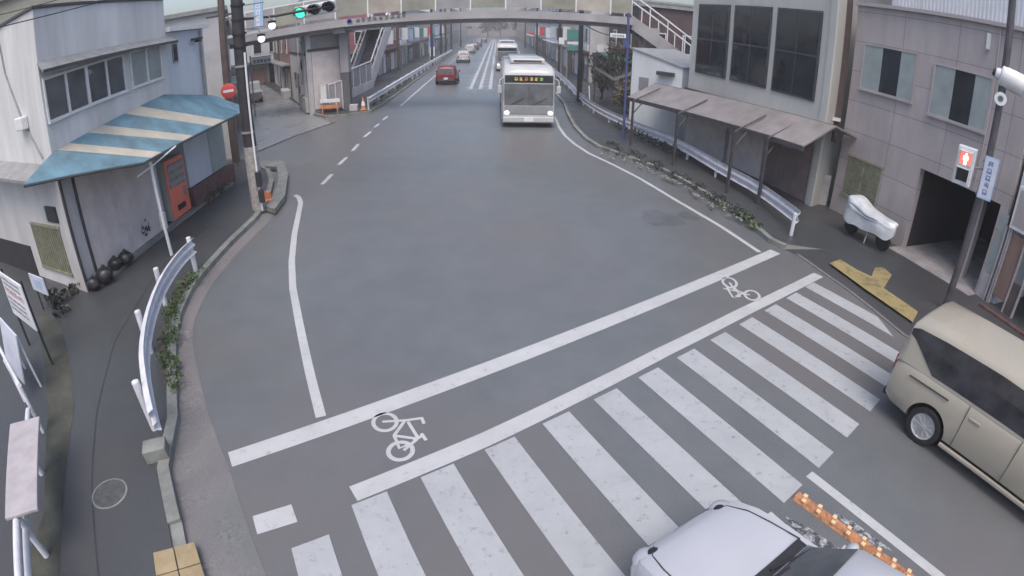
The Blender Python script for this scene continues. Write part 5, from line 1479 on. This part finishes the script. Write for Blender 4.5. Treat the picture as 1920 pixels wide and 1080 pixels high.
while x < 6.3:
    x2 = min(x + 1.9, 6.4)
    z0, z1 = zb_(x) + .5, zb_(x2) + .5
    mb = MB().hexa([(x + .03, 30.76, z0 + .08), (x2 - .03, 30.76, z1 + .08), (x2 - .03, 30.79, z1 + .08), (x + .03, 30.79, z0 + .08), (x + .03, 30.76, z0 + 1.2), (x2 - .03, 30.76, z1 + 1.2), (x2 - .03, 30.79, z1 + 1.2), (x + .03, 30.79, z0 + 1.2)])
    mb.build('railing_panel', cols[k % 6], FB)
    MB().box((x, 30.78, z0 + .62), (.07, .07, 1.3)).build('railing_post', 'white_trim', FB)
    x = x2; k += 1
mb = MB()
for (a, z0), (b, z1) in zip(line, line[1:]):
    for y in (30.75, 33.0): mb.hexa([(a, y, z0 + 1.72), (b, y, z1 + 1.72), (b, y + .07, z1 + 1.72), (a, y + .07, z0 + 1.72), (a, y, z0 + 1.8), (b, y, z1 + 1.8), (b, y + .07, z1 + 1.8), (a, y + .07, z0 + 1.8)])
mb.build('handrail', 'white_trim', FB)
mb = MB(); cc = Vector((-9.15, 30.66, 5.44))
mb.lathe([(0, .17), (.02, .17), (.02, .11), (0, .11)], cc, (0, -1, 0), 22); mb.build('ring_emblem', 'ink_blue', dk)
mb = MB(); glyphs(mb, (-8.8, 30.69, 5.34), (1, 0, 0.03), (0, 0, 1), 9, .26, .07, (0, -.012, 0), seed=51); mb.build('text', 'bridge_dark', dk)
for px_, y in ((-9.95, 32.2), (7.7, 32.0)):
    MB().box((px_, y, 1.2), (.46, .46, 2.4)).build('pier_base', 'bridge_dark', FB, bevel=.02)
    MB().box((px_ - .02, y, 3.6), (.52, .52, 2.4)).build('pier', 'bridge_grey', FB, bevel=.02)
    MB().box((px_, y, 4.95), (.7, 2.2, .3)).build('crosshead', 'bridge_grey', FB)
# left stair climbing away along the road
xs0, xs1 = -13.15, -11.45
mb = MB()
n = 22
for k in range(n):
    y0 = 44.0 + k * .34; z1 = 0.5 + (k + 1) * .215
    mb.box(((xs0 + xs1) / 2, y0 + .17, z1 - .1), (xs1 - xs0 - .1, .34, .2))
mb.hexa([(xs0 + .06, 44, .1), (xs1 - .06, 44, .1), (xs1 - .06, 51.5, 4.85), (xs0 + .06, 51.5, 4.85), (xs0 + .06, 44, .45), (xs1 - .06, 44, .45), (xs1 - .06, 51.5, 5.05), (xs0 + .06, 51.5, 5.05)])
mb.box(((xs0 + xs1) / 2, 40.4, .3), (xs1 - xs0 - .1, 7.1, .4))
mb.build('stair', 'stair_tread', FB)
for x in (xs0, xs1):
    mb = MB()
    mb.hexa([(x - .06, 36.8, .1), (x + .06, 36.8, .1), (x + .06, 44.2, .1), (x - .06, 44.2, .1), (x - .06, 36.8, .75), (x + .06, 36.8, .75), (x + .06, 44.2, .75), (x - .06, 44.2, .75)])
    mb.hexa([(x - .06, 44.2, .2), (x + .06, 44.2, .2), (x + .06, 51.6, 4.6), (x - .06, 51.6, 4.6), (x - .06, 44.2, 1.7), (x + .06, 44.2, 1.7), (x + .06, 51.6, 6.4), (x - .06, 51.6, 6.4)])
    mb.build('parapet', 'far_pale', FB)
    mb = MB().tube([(x, 36.9, 2.1), (x, 43.9, 2.3), (x, 51.6, 7.1)], .06, 8)
    for y in (36.9, 38.6, 40.4, 42.2, 43.9): mb.tube([(x, y, .7), (x, y, 2.18)], .05, 6)
    for k in range(6): y = 45 + k * 1.2; z = .6 + (y - 44) * .66; mb.tube([(x, y, z + .9), (x, y, z + 1.95)], .035, 6)
    mb.build('stair_handrail', 'white_trim', FB)
    mb = MB().box((x + .01, 40.4, 1.45), (.02, 7.0, 1.3)); mb.build('mesh_panel', 'far_grey', FB)
mb = MB().box((-12.3, 42.4, 5.03), (1.7, 18.4, .3)); mb.build('landing', 'bridge_grey', FB)
# right stair going down beyond the white shed
mb = MB()
for k in range(20): mb.box((6.6 + k * .33, 31.9, 5.1 - k * .2), (.34, 1.9, .2))
mb.build('stair', 'stair_tread', FB)
for y in (30.85, 32.95):
    mb = MB().hexa([(6.4, y - .05, 4.95), (13, y - .05, .8), (13, y + .05, .8), (6.4, y + .05, 4.95), (6.4, y - .05, 5.75), (13, y - .05, 1.6), (13, y + .05, 1.6), (6.4, y + .05, 5.75)]); mb.build('stringer', 'bridge_grey', FB)
    mb = MB().tube([(6.4, y, 6.9), (13, y, 2.75)], .05, 8)
    for k in range(7): mb.tube([(6.4 + k * 1.05, y, 5.7 - k * .66), (6.4 + k * 1.05, y, 6.9 - k * .66)], .035, 6)
    mb.build('stair_handrail', 'white_trim', FB)

# ============================================================ CORNER BUILDING AND SIDE STREET
CBG = thing('corner_building', 'grey corner building with roller shutter beneath the footbridge', 'building', (-12.15, 31.6, 0))
A_, B_, C__, D_ = (-12.15, 31.6), (-10.4, 32.65), (-13.6, 39.5), (-16.9, 40.3)
MB().prism([A_, B_, C__, D_], 0.0, 7.2).build('wall', 'far_grey', CBG)
F1 = Facade(A_, B_); F1 = Facade(A_, B_, flip=True) if F1.n.y > 0 else F1
F2 = Facade(A_, D_); F2 = Facade(A_, D_, flip=True) if F2.n.x > 0 else F2
mb = MB(); F1.slab(mb, .25, F1.L - .1, .3, 3.85, .002, .04); mb.build('shutter', 'shutter_grey', CBG)
mb = MB(); F1.slab(mb, .0, F1.L, 3.86, 4.02, .002, .12); mb.build('beam', 'dark_brown', CBG)
mb = MB(); F1.slab(mb, .0, .22, 0, 7.2, .002, .07); F2.slab(mb, 0.0, .35, 0, 7.2, .002, .07); mb.build('pilaster', 'far_pale', CBG)
mb = MB(); F2.slab(mb, .4, F2.L, 0.1, 3.6, .002, .03); mb.build('side_panel', 'plaster_low', CBG)
mb = MB(); F2.slab(mb, .4, F2.L, 3.62, 3.78, .002, .08); mb.build('beam', 'dark_brown', CBG)
mb = MB().lathe([(0, .36), (.05, .36), (.06, .3), (.06, .001)], F2.p(2.9, 3.0, .03), F2.n, 22); mb.build('round_vent', 'dark_trim', CBG, smooth=True)
mb = MB(); F2.slab(mb, .5, 3.6, .1, 1.0, .031, .25); mb.build('low_wall', 'far_pale', CBG)
for s_, w_ in ((1.0, .05), (1.7, .08), (3.9, .06)): mb = MB(); F2.slab(mb, s_, s_ + w_, .2, 7, .031, .12); mb.build('drainpipe', 'far_pale', CBG)
mb = MB(); F2.slab(mb, 4.6, 5.5, .1, 2.3, .031, .06); mb.build('door', 'dark_trim', CBG)
mb = MB(); F2.slab(mb, 6.2, 7.4, 1.2, 2.3, .031, .06); mb.build('side_window', 'dark_glass', CBG)
mb = MB(); F2.slab(mb, 1.9, 2.6, 1.1, 1.7, .031, .3); mb.build('air_conditioner', 'far_pale', CBG, bevel=.02)
mb = MB(); F2.slab(mb, 2.0, 3.2, 4.4, 5.6, .002, .05); mb.build('upper_window', 'window_glass', CBG)
c = Vector((-11.5, 31.75, 0))
CA = thing('meter_cabinet', 'pale upright cabinet in front of the corner building shutter', 'cabinet', c)
MB().box((c.x + .25, c.y - .1, 1.1), (.45, .3, 1.5)).build('cabinet_body', 'far_pale', CA, bevel=.02)
MB().box((c.x + .25, c.y - .255, 1.2), (.34, .01, 1.1)).build('door', 'plaster_pale', CA)
FE = thing('mesh_fence', 'low white framed mesh fence between the cabinet and the bridge pier', 'fence', (-10.7, 31.9, 0))
mb = MB().tube([(-11.0, 31.8, 1.75), (-10.2, 31.95, 1.95)], .03, 6).tube([(-11.0, 31.8, .2), (-11.0, 31.8, 1.75)], .03, 6).tube([(-10.6, 31.88, .2), (-10.6, 31.88, 1.85)], .03, 6).tube([(-10.2, 31.95, .2), (-10.2, 31.95, 1.95)], .03, 6)
mb.build('frame', 'white_trim', FE)
MB().hexa([(-11, 31.83, .3), (-10.2, 31.98, .3), (-10.2, 31.99, .3), (-11, 31.84, .3), (-11, 31.83, 1.7), (-10.2, 31.98, 1.9), (-10.2, 31.99, 1.9), (-11, 31.84, 1.7)]).build('mesh_panel', 'far_grey', FE)
OB = thing('barricade', 'orange and white construction barricade at the kerb before the bridge pier', 'barricade', (-10.8, 31.45, 0.05))
for x in (-11.3, -10.35):
    for d_ in (-.22, .22): MB().tube([(x, 31.45 + d_, .05), (x, 31.45, .95)], .03, 6).build('leg', 'orange', OB)
MB().box((-10.83, 31.40, .82), (1.25, .05, .22)).build('bar', 'sign_white', OB, bevel=.01)
MB().box((-10.83, 31.38, .45), (1.1, .05, .22)).build('bar', 'orange', OB, bevel=.01)
WB = tag(MB().box((-9.45, 31.7, .28), (.5, .36, .4)).build('crate', 'far_pale', bevel=.03), 'small white box on the kerb beside the bridge pier', 'box')
for x, y, lab in ((-8.85, 31.65, 'orange traffic cone with white band at the end of the roadside guardrail'),):
    CO = thing('traffic_cone', lab, 'cone', (x, y, .1))
    MB().box((x, y, .14), (.38, .38, .05)).build('base', 'orange', CO, bevel=.02)
    cn_ = MB().lathe([(0, .15), (.7, .035), (.71, .001)], (x, y, .16), seg=16).build('cone_body', 'orange', CO, smooth=True)
    MB().lathe([(.22, .12), (.22, .125), (.48, .082), (.48, .07)], (x, y, .16), seg=16).build('band', 'sign_white', cn_, smooth=True)
LG = thing('guardrail', 'white guardrail running from the bridge pier past the pink house', 'guardrail', (-8.6, 31.9, .1))
pth = [(-8.5, 31.6)] + [(-8.62 + (DR - .004) * (y - 36), y) for y in (36, 45, 58, 75, 95)]
w_beam(MB(), pth, .68, .36, .08, 1).build('beam', 'rail_white', LG, smooth=True)
for k in range(16):
    y = 31.8 + k * 3.0; x = -8.5 + (DR - .004) * (y - 31.8) - .03
    MB().tube([(x - .05, y, .05), (x - .05, y, .88)], .055, 8).build('post', 'rail_white', LG, smooth=True)
mb = MB()
for k in range(14): mb.leaves((-8.6 - k * .03, 33 + k * 1.1, .3), .18, .4, .16, 26, .07)
struct(mb.build('weeds', 'leaf_dry'), 'stuff', 'weeds under the guardrail past the bridge pier', 'weeds')

def far_house(label, pts, h, wall, windows=((0, 3, 1.3), (3, 2, 1.3)), glass='dark_glass', roof='grey_trim', shop=None, name='shop_house', cat='house', group='houses along the far street', sign=None, blade=()):
    """pts: four ground corners, the first edge faces the street."""
    a = sum(pts[k][0] * pts[(k + 1) % 4][1] - pts[(k + 1) % 4][0] * pts[k][1] for k in range(4))
    c = Vector((pts[0][0], pts[0][1], 0))
    H_ = thing(name, label, cat, c, 0, group)
    MB().prism(pts, 0, h).build('wall', wall, H_)
    cen = Vector((sum(p[0] for p in pts) / 4, sum(p[1] for p in pts) / 4, 0))
    MB().prism([tuple((Vector((p[0], p[1], 0)) + (Vector((p[0], p[1], 0)) - cen).normalized() * .25)[:2]) for p in pts], h, h + .18).build('roof', roof, H_)
    for e, n, zs in windows:
        p, q = pts[e], pts[(e + 1) % 4]
        F = Facade(p, q)
        if F.n.dot(cen - F.A) > 0: F = Facade(p, q, flip=True)
        fl = max(1, int((h - 3.0) / 2.7) )
        for r in range(fl):
            for k in range(n):
                s = F.L * (k + .5) / n; w_ = min(zs, F.L / n * .6)
                z = 3.6 + r * 2.7
                if z + 1.3 > h: continue
                mb = MB(); F.slab(mb, s - w_ / 2 - .07, s + w_ / 2 + .07, z - .07, z + 1.27, .002, .06); fr = mb.build('window', 'white_trim', H_)
                mb = MB(); F.slab(mb, s - w_ / 2, s + w_ / 2, z, z + 1.2, .061, .068); mb.build('pane', glass, fr)
        if shop:
            mb = MB(); F.slab(mb, .3, F.L - .3, .15, 2.5, .002, .05); sf_ = mb.build('shop_front', shop, H_)
            rg = random.Random(label + str(e)); s0 = .6
            while s0 < F.L - 1.6:
                w_ = rg.uniform(.9, 2.2); w_ = min(w_, F.L - .6 - s0)
                mm = rg.choice(['dark_glass', 'window_glass', 'white_trim', 'frosted_glass', 'wood_brown', 'dark_trim'])
                mb = MB(); F.slab(mb, s0, s0 + w_, .2, rg.uniform(1.9, 2.35), .051, .09); mb.build('shop_bay', mm, sf_)
                s0 += w_ + rg.uniform(.2, .9)
            mb = MB(); F.slab(mb, .2, F.L - .2, 2.62, 2.75, .002, .8); mb.build('shop_awning', rg.choice(['grey_trim', 'dark_brown', 'sign_green', 'white_trim', 'dark_trim']), H_)
        if sign:
            mb = MB(); F.slab(mb, .6, F.L - .6, 2.8, 3.4, .002, .12); sg_ = mb.build('sign_board', sign, H_)
    if blade:
        p, q = pts[0], pts[1]; F = Facade(p, q)
        if F.n.dot(cen - F.A) > 0: F = Facade(p, q, flip=True)
        for s_, z_, m_ in blade:
            mb = MB(); F.slab(mb, s_, s_ + .14, z_, z_ + 1.5, .1, .85); bl_ = mb.build('blade_sign', m_, H_)
            for zz_ in (1.1, .3): mb = MB(); F.slab(mb, s_ + .03, s_ + .1, z_ + zz_, z_ + zz_ + .1, .0, .1); mb.build('bracket_arm', 'grey_trim', bl_)
    return H_
SG = 'houses along the side street'
far_house('pale narrow house behind the awning at the mouth of the side street', [(-11.9, 21.3), (-14.6, 26.3), (-20, 24), (-17.5, 18.6)], 6.4, 'far_pale', ((0, 1, .8), (3, 1, .8)), group=SG)
far_house('pinkish house second along the side street', [(-14.8, 26.8), (-19.2, 34.6), (-25, 31), (-20.5, 24.2)], 6.2, 'pinkish_trim', ((0, 3, 1.1), (3, 2, 1.1)), shop='dark_brown', group=SG)
far_house('pale house with a row of windows past the pinkish house in the side street', [(-19.6, 35.2), (-26.6, 48.2), (-33, 44), (-25.5, 31.4)], 7.0, 'white_wall', ((0, 5, 1.0), (3, 2, 1.0)), shop='shutter_grey', group=SG)
far_house('white house with tall dark windows closing the end of the side street', [(-30.4, 52.2), (-25.6, 58.4), (-33, 66), (-39, 60)], 8, 'white_wall', ((0, 4, .9),), shop='far_grey', group=SG)
far_house('brown house behind the corner building on the side street', [(-17.3, 41.2), (-21.6, 48.9), (-19.4, 50.0), (-14.6, 42.2)], 7.2, 'brown_wall', ((0, 2, .8),), shop='dark_brown', group=SG)
far_house('dark brown house beyond the brown one on the side street', [(-22, 49.6), (-25.2, 55.4), (-23, 56.8), (-19.9, 50.8)], 6.6, 'dark_brown', ((0, 2, .8),), shop='shutter_grey', group=SG)
far_house('olive rendered apartment block rising behind the shop house', [(-14.2, 17.2), (-16.0, 21.0), (-24, 22), (-20, 15)], 8.6, 'olive_wall', ((0, 2, 1.0), (3, 3, 1.1)), name='apartment_block', cat='building', group=SG)
SS = thing('street_sign', 'white hanging sign with dark characters across the side street', 'sign', (-15.5, 33.0, 0))
MB().box((-15.9, 33.0, 3.6), (1.35, .08, .42)).build('panel', 'sign_white', SS)
mb = MB(); glyphs(mb, (-16.48, 32.95, 3.46), (1, 0, 0), (0, 0, 1), 5, .23, .035, (0, -.008, 0), seed=61); mb.build('text', 'ink', SS)
MB().tube([(-16.7, 33.05, 0), (-16.7, 33.05, 4.0)], .05, 8).tube([(-16.7, 33.05, 3.85), (-15.2, 33.05, 3.85)], .03, 6).build('post', 'grey_trim', SS)
KT = thing('kei_truck', 'small white truck parked in the side street', 'truck', (-21.0, 41.5, 0), R(30))
MB().box((0, .9, .95), (1.4, 1.2, 1.3)).build('cab', 'car_white', KT, world=False, bevel=.12)
MB().box((0, 1.51, 1.25), (1.2, .02, .5)).build('windscreen', 'car_glass', KT, world=False)
MB().box((0, -.75, .75), (1.4, 2.0, .4)).build('bed', 'car_white', KT, world=False, bevel=.03)
MB().box((0, -1.76, .6), (1.2, .02, .5)).build('tailgate', 'car_grey', KT, world=False)
wheels(KT, (1.0, -1.0), .71, .27, .15, 6)
c = G(600 - 75, 185 - 15, 0)
tag(MB().prism([(-18.6, 43.3), (-17.4, 41.1), (-17.9, 40.6), (-19.1, 42.9)], 0.0, .7).build('low_planter', 'far_pale', bevel=.03), 'low pale planter wall at the foot of the corner building', 'planter')

# ============================================================ MAIN STREET BEYOND THE BRIDGE
LX = lambda y: -13.2 + (DR - .01) * (y - 50)
RX = lambda y: 6.6 + DR * (y - 40)
def lrow(y0, y1, dpt=9, k=0): return [(LX(y0) - k, y0), (LX(y1) - k, y1), (LX(y1) - dpt, y1), (LX(y0) - dpt, y0)]
def rrow(y0, y1, dpt=9, k=0): return [(RX(y0) + k, y0), (RX(y1) + k, y1), (RX(y1) + dpt, y1), (RX(y0) + dpt, y0)]
far_house('dull pink shop house just past the footbridge stair', lrow(53, 66, 5.5), 8.2, 'pink_wall', ((0, 3, 1.2), (3, 2, 1.2)), shop='pink_wall', blade=((5, 3.2, 'sign_white'),))
far_house('dark brown shop house beyond the pink one', lrow(66.4, 73), 7, 'dark_brown', ((0, 2, 1.2), (3, 2, 1.2)), shop='shutter_grey', sign='sign_white', blade=((2, 3.4, 'sign_white'), (7, 3.2, 'sign_blue')))
far_house('pale blue shop house next to the dark brown one', lrow(73.5, 86), 8, 'far_blue', ((0, 3, 1.2), (3, 2, 1.2)), shop='dark_trim', sign='sign_pale', blade=((1, 3.3, 'dark_trim'), (6, 3.4, 'sign_white'), (11, 3.3, 'sign_green')))
far_house('beige house next to the pale blue shop house', lrow(86.5, 104), 7.4, 'far_beige', ((0, 4, 1.2), (3, 2, 1.2)), shop='shutter_grey', blade=((3, 3.2, 'sign_white'), (10, 3.4, 'sign_red')))
far_house('pale rendered block with a green sign board far down the road', lrow(104.5, 128), 9.5, 'far_pale', ((0, 5, 1.4), (3, 3, 1.4)), shop='dark_trim', sign='sign_green', blade=((4, 3.2, 'sign_blue'), (15, 3.4, 'sign_white')))
far_house('brown house past the block with the green sign board', lrow(129, 150), 8, 'brown_wall', ((0, 4, 1.4), (3, 3, 1.4)), shop='shutter_grey')
far_house('grey block past the brown house far down the road', lrow(151, 190), 10, 'far_grey', ((0, 6, 1.6), (3, 3, 1.4)))
far_house('large pale block past the far grey block', lrow(191, 248), 12, 'far_pale', ((0, 6, 1.8), (3, 3, 1.4)))
for x, y, h_, r_, lab in ((-6, 240, 9, 3.5, 'hazy dark tree closing the far end of the road'), (1.5, 238, 8, 3.2, 'second hazy tree beside the long beige block at the end of the road'), (-11.5, 243, 8.5, 3.2, 'third hazy tree beside the large pale block at the end of the road')):
    T_ = thing('tree', lab, 'tree', (x, y, 0), 0, 'trees at the end of the road')
    MB().tube([(x, y, 0), (x, y, 4.5)], [.3, .2], 8).build('trunk', 'bark', T_)
    mb = MB()
    for k in range(9): mb.leaves((x + random.uniform(-r_, r_) * .6, y + random.uniform(-r_, r_) * .5, h_ * random.uniform(.35, .85)), r_ * .6, r_ * .6, h_ * .2, 60, .5)
    mb.build('crown', 'leaf_dark', T_)
far_house('brownish house behind the trees beside the footbridge stair', rrow(37, 47, 9, 1.5), 6.6, 'dark_brown', ((0, 2, 1.2), (3, 3, 1.2)), shop='brown_shutter')
far_house('pale house with white sign board behind the green shop sign', rrow(47.5, 58), 7.5, 'far_pale', ((0, 3, 1.2), (3, 2, 1.2)), shop='brown_shutter', sign='sign_white')
far_house('beige house past the house with the white sign board', rrow(58.5, 72), 8, 'far_beige', ((0, 3, 1.2), (3, 3, 1.2)), shop='dark_trim', blade=((2, 3.4, 'sign_white'), (8, 3.2, 'dark_trim')))
far_house('grey blue house with pale sign board opposite the pale blue one', rrow(72.5, 90), 9, 'far_blue', ((0, 4, 1.2), (3, 3, 1.2)), shop='shutter_grey', sign='sign_pale', blade=((3, 3.4, 'sign_pale'), (10, 3.2, 'sign_white')))
far_house('pale block past the grey blue house', rrow(91, 115), 8.4, 'far_pale', ((0, 5, 1.4), (3, 3, 1.4)), shop='dark_trim', blade=((4, 3.3, 'sign_red'), (14, 3.2, 'sign_white')))
far_house('grey house with a red sign board far down the road', rrow(116, 150), 9, 'far_grey', ((0, 5, 1.4), (3, 3, 1.4)), shop='shutter_grey', sign='sign_red')
far_house('long beige block past the house with the red sign board', rrow(151, 248), 11, 'far_beige', ((0, 8, 1.6), (3, 3, 1.4)))
far_house('dim apartment block closing the view at the end of the road', [(-28, 255), (18, 255), (18, 280), (-28, 280)], 9.5, 'far_grey', ((0, 9, 2.5),), name='apartment_block', cat='building')
struct(MB().prism([(-200, 420), (200, 420), (200, 600), (-200, 600)], -0.05, 9).build('hills', 'hill'))

def upole(x, y, h, lab, m='pole_dark', arm=True):
    U = thing('utility_pole', lab, 'utility pole', (x, y, 0), 0, 'utility poles along the road')
    MB().tube([(x, y, 0), (x - .05, y, h)], [.17, .12], 14).build('shaft', m, U, smooth=True)
    if arm: MB().box((x, y, h - .8), (1.6, .09, .09)).box((x, y, h - 1.5), (1.2, .09, .09)).build('crossarm', 'grey_trim', U)
    MB().lathe([(0, .16), (0, .22), (.7, .22), (.7, .16)], (x + .3, y, h - 2.9), seg=14).build('transformer', 'grey_trim', U, smooth=True)
upole(4.12, 34.9, 9.5, 'tall dark utility pole in front of the bush at the footbridge')
upole(4.35, 54.2, 9.5, 'dark utility pole beside the green shop sign')
upole(3.2, 80.8, 9.5, 'thin dark utility pole behind the second bus')
upole(-10.0, 68.0, 9.5, 'dark utility pole beside the pink shop house')
upole(-10.5, 80.6, 9.5, 'dark utility pole past the blue and white banner flag')
upole(-11.2, 100, 9.5, 'dark utility pole before the beige house far off')
upole(-11.9, 125, 9.5, 'dark utility pole before the pale block with the green sign board')
upole(2.2, 118, 9.5, 'thin utility pole before the house with the red sign board')
for a_, b_, lab in (((4.1, 34.9, 6.6), (4.3, 54.2, 6.6), 'overhead cable between the tall pole and the pole beside the green shop sign'),
                  ((4.3, 54.2, 5.6), (3.15, 80.8, 5.6), 'low overhead cable from the green sign pole down the road'),
                  ((4.25, 54.2, 6.4), (-10.05, 68, 6.6), 'overhead cable crossing the road behind the footbridge'),
                  ((-10.05, 68, 5.4), (-10.55, 80.6, 5.4), 'low overhead cable past the blue and white banner flag'),
                  ((-10.55, 80.6, 5.5), (-11.25, 100, 5.5), 'low overhead cable before the beige house far off'),
                  ((3.15, 80.8, 5.7), (2.15, 118, 5.7), 'low overhead cable before the house with the red sign board'),
                  ((3.15, 80.8, 6.0), (-11.25, 100, 6.0), 'overhead cable crossing the road far off between thin poles'),
                  ((4.1, 34.9, 5.2), (8.6, 42, 4.6), 'drooping service cable from the tall pole to the brownish house')):
    cable(a_, b_, .45, lab, .028)
upole(-12.6, 60.5, 9, 'thin dark utility pole against the pink shop house wall', 'pole_brown', False)
upole(-11.0, 90, 9, 'thin dark utility pole before the far pale blue shop house', 'pole_dark', False)
GS = thing('shop_sign', 'green and white shop sign on a post above the second bus lane', 'sign', (5.0, 50, 0))
MB().box((5.25, 50, 4.15), (1.15, .16, 1.0)).build('upper_panel', 'sign_green', GS, bevel=.02)
MB().box((5.25, 50, 3.42), (1.15, .16, .22)).build('white_panel', 'sign_white', GS)
MB().box((5.25, 50, 2.95), (1.15, .16, .5)).build('lower_panel', 'sign_green', GS, bevel=.02)
MB().tube([(4.7, 50.1, 0), (4.7, 50.1, 4.7)], .07, 8).build('post', 'grey_trim', GS, smooth=True)
WS2 = thing('shop_sign', 'small white box sign on its own post next to the green shop sign', 'sign', (4.2, 50.5, 0))
MB().box((4.2, 50.5, 3.55), (.5, .14, .6)).build('panel', 'sign_white', WS2, bevel=.02)
MB().tube([(4.2, 50.58, 0), (4.2, 50.58, 3.9)], .05, 8).build('post', 'grey_trim', WS2)
BN = thing('banner_flag', 'blue and white banner flag on the pavement beyond the pink house', 'banner', (-10.6, 72, .1))
MB().tube([(-10.9, 72, .1), (-10.9, 72, 4.0)], .03, 6).build('pole', 'white_trim', BN)
MB().box((-10.55, 72, 3.0), (.62, .02, 1.5)).build('cloth', 'banner_blue', BN)
MB().box((-10.55, 72, 1.6), (.62, .02, 1.25)).build('lower_cloth', 'sign_white', BN)
TPO = thing('delineator', 'thin white post standing on the paved lot by the bush', 'post', (4.5, 32.6, .1))
MB().tube([(4.5, 32.6, .1), (4.42, 32.6, 1.35)], .04, 8).build('post_tube', 'sign_white', TPO, smooth=True)

def tree(x, y, h, r, lab, m, trunk_h, n=420, cat='tree', name='tree'):
    T_ = thing(name, lab, cat, (x, y, .1))
    mb = MB().tube([(x, y, .05), (x + .05, y, trunk_h * .6), (x - .03, y + .05, trunk_h + .4)], [.09, .07, .04], 8)
    for k in range(5):
        an = k * 1.3; mb.tube([(x, y, trunk_h * .8), (x + math.cos(an) * r * .6, y + math.sin(an) * r * .6, trunk_h + (h - trunk_h) * .5)], [.045, .015], 6)
    mb.build('trunk', 'bark', T_, smooth=True)
    mb = MB()
    for k in range(7):
        an = random.uniform(0, 6.28); rr = random.uniform(0.1, .65) * r
        mb.leaves((x + rr * math.cos(an), y + rr * math.sin(an), trunk_h + (h - trunk_h) * random.uniform(.25, .8)), r * .5, r * .5, (h - trunk_h) * .28, n // 7, .11)
    mb.build('crown', m, T_)
tree(6.9, 34.5, 4.3, 1.6, 'olive leaved tree behind the sagging plank fence', 'leaf_dry', 1.2, 900)
tree(8.0, 33.0, 3.8, 1.5, 'brownish bushy tree beside the white shed', 'leaf_dry', .8, 900)
tree(6.3, 30.6, 2.2, 1.0, 'low olive bush at the near end of the lot', 'leaf_dry', .3, 600, 'bush', 'bush')
tree(5.8, 36.5, 3.2, 1.0, 'dark bush in the shade below the bridge end', 'leaf_dark', .6, 700, 'bush', 'bush')
LR = thing('plank_fence', 'low pale plank fence sagging in front of the bushes', 'fence', (6.2, 33.2, .1))
for a, b in (((4.9, 34.0, 2.3), (6.0, 33.2, 1.7)), ((6.0, 33.2, 1.7), (6.9, 32.6, 2.15))):
    a, b = Vector(a), Vector(b); mb = MB().hexa([a, b, b + Vector((0, .05, 0)), a + Vector((0, .05, 0)), a + Vector((0, 0, .2)), b + Vector((0, 0, .2)), b + Vector((0, .05, .2)), a + Vector((0, .05, .2))]); mb.build('plank', 'far_beige', LR)
for p in ((4.95, 34.05, 2.4), (6.0, 33.28, 1.9), (6.85, 32.7, 2.3)): MB().tube([(p[0], p[1], .05), p], .04, 6).build('post', 'pole_brown', LR)

# rubber lane divider by the lower right corner
OD = thing('lane_divider', 'low orange lane divider with pale reflectors on the centre line', 'lane divider', (3.9, 3.2, 0))
a, b = G(1492, 930), G(1700, 1082); b = b + (b - a) * 1.2
dd = (b - a).normalized(); pn = Vector((dd.y, -dd.x, 0))
mb = MB(); Ld = (b - a).length
prof = [(-.085, 0.0), (-.05, .045), (.05, .045), (.085, 0.0)]
i0 = 0
for s in (0, Ld):
    for o, z in prof: q = a + dd * s + pn * o; mb.v.append(Vector((q.x, q.y, z + .002)))
mb.f += [[0, 1, 5, 4], [1, 2, 6, 5], [2, 3, 7, 6], [0, 3, 2, 1], [4, 5, 6, 7]]
mb.build('strip', 'orange_worn', OD)
s = .12
while s < Ld:
    for o in (-.042, .042):
        q = a + dd * (s + o * .35) + pn * o
        MB().box((q.x, q.y, .054), (.06, .058, .034), math.atan2(dd.y, dd.x)).build('reflector', 'reflector', OD, bevel=.008)
    s += .235

# ============================================================ AIR
hz = bpy.data.materials.new('haze_air'); hz.use_nodes = True
nt = hz.node_tree; nt.nodes.clear()
ou = nt.nodes.new('ShaderNodeOutputMaterial'); pv = nt.nodes.new('ShaderNodeVolumePrincipled')
pv.inputs['Color'].default_value = (0.90, 0.92, 0.96, 1); pv.inputs['Density'].default_value = 0.0016
nt.links.new(pv.outputs[0], ou.inputs['Volume'])
MATS['haze_air'] = hz
struct(MB().hexa([(-270, -90, -1.1), (270, -90, -1.1), (270, 720, -1.1), (-270, 720, -1.1), (-270, -90, 14), (270, -90, 14), (270, 720, 14), (-270, 720, 14)]).build('haze', 'haze_air'), 'stuff')
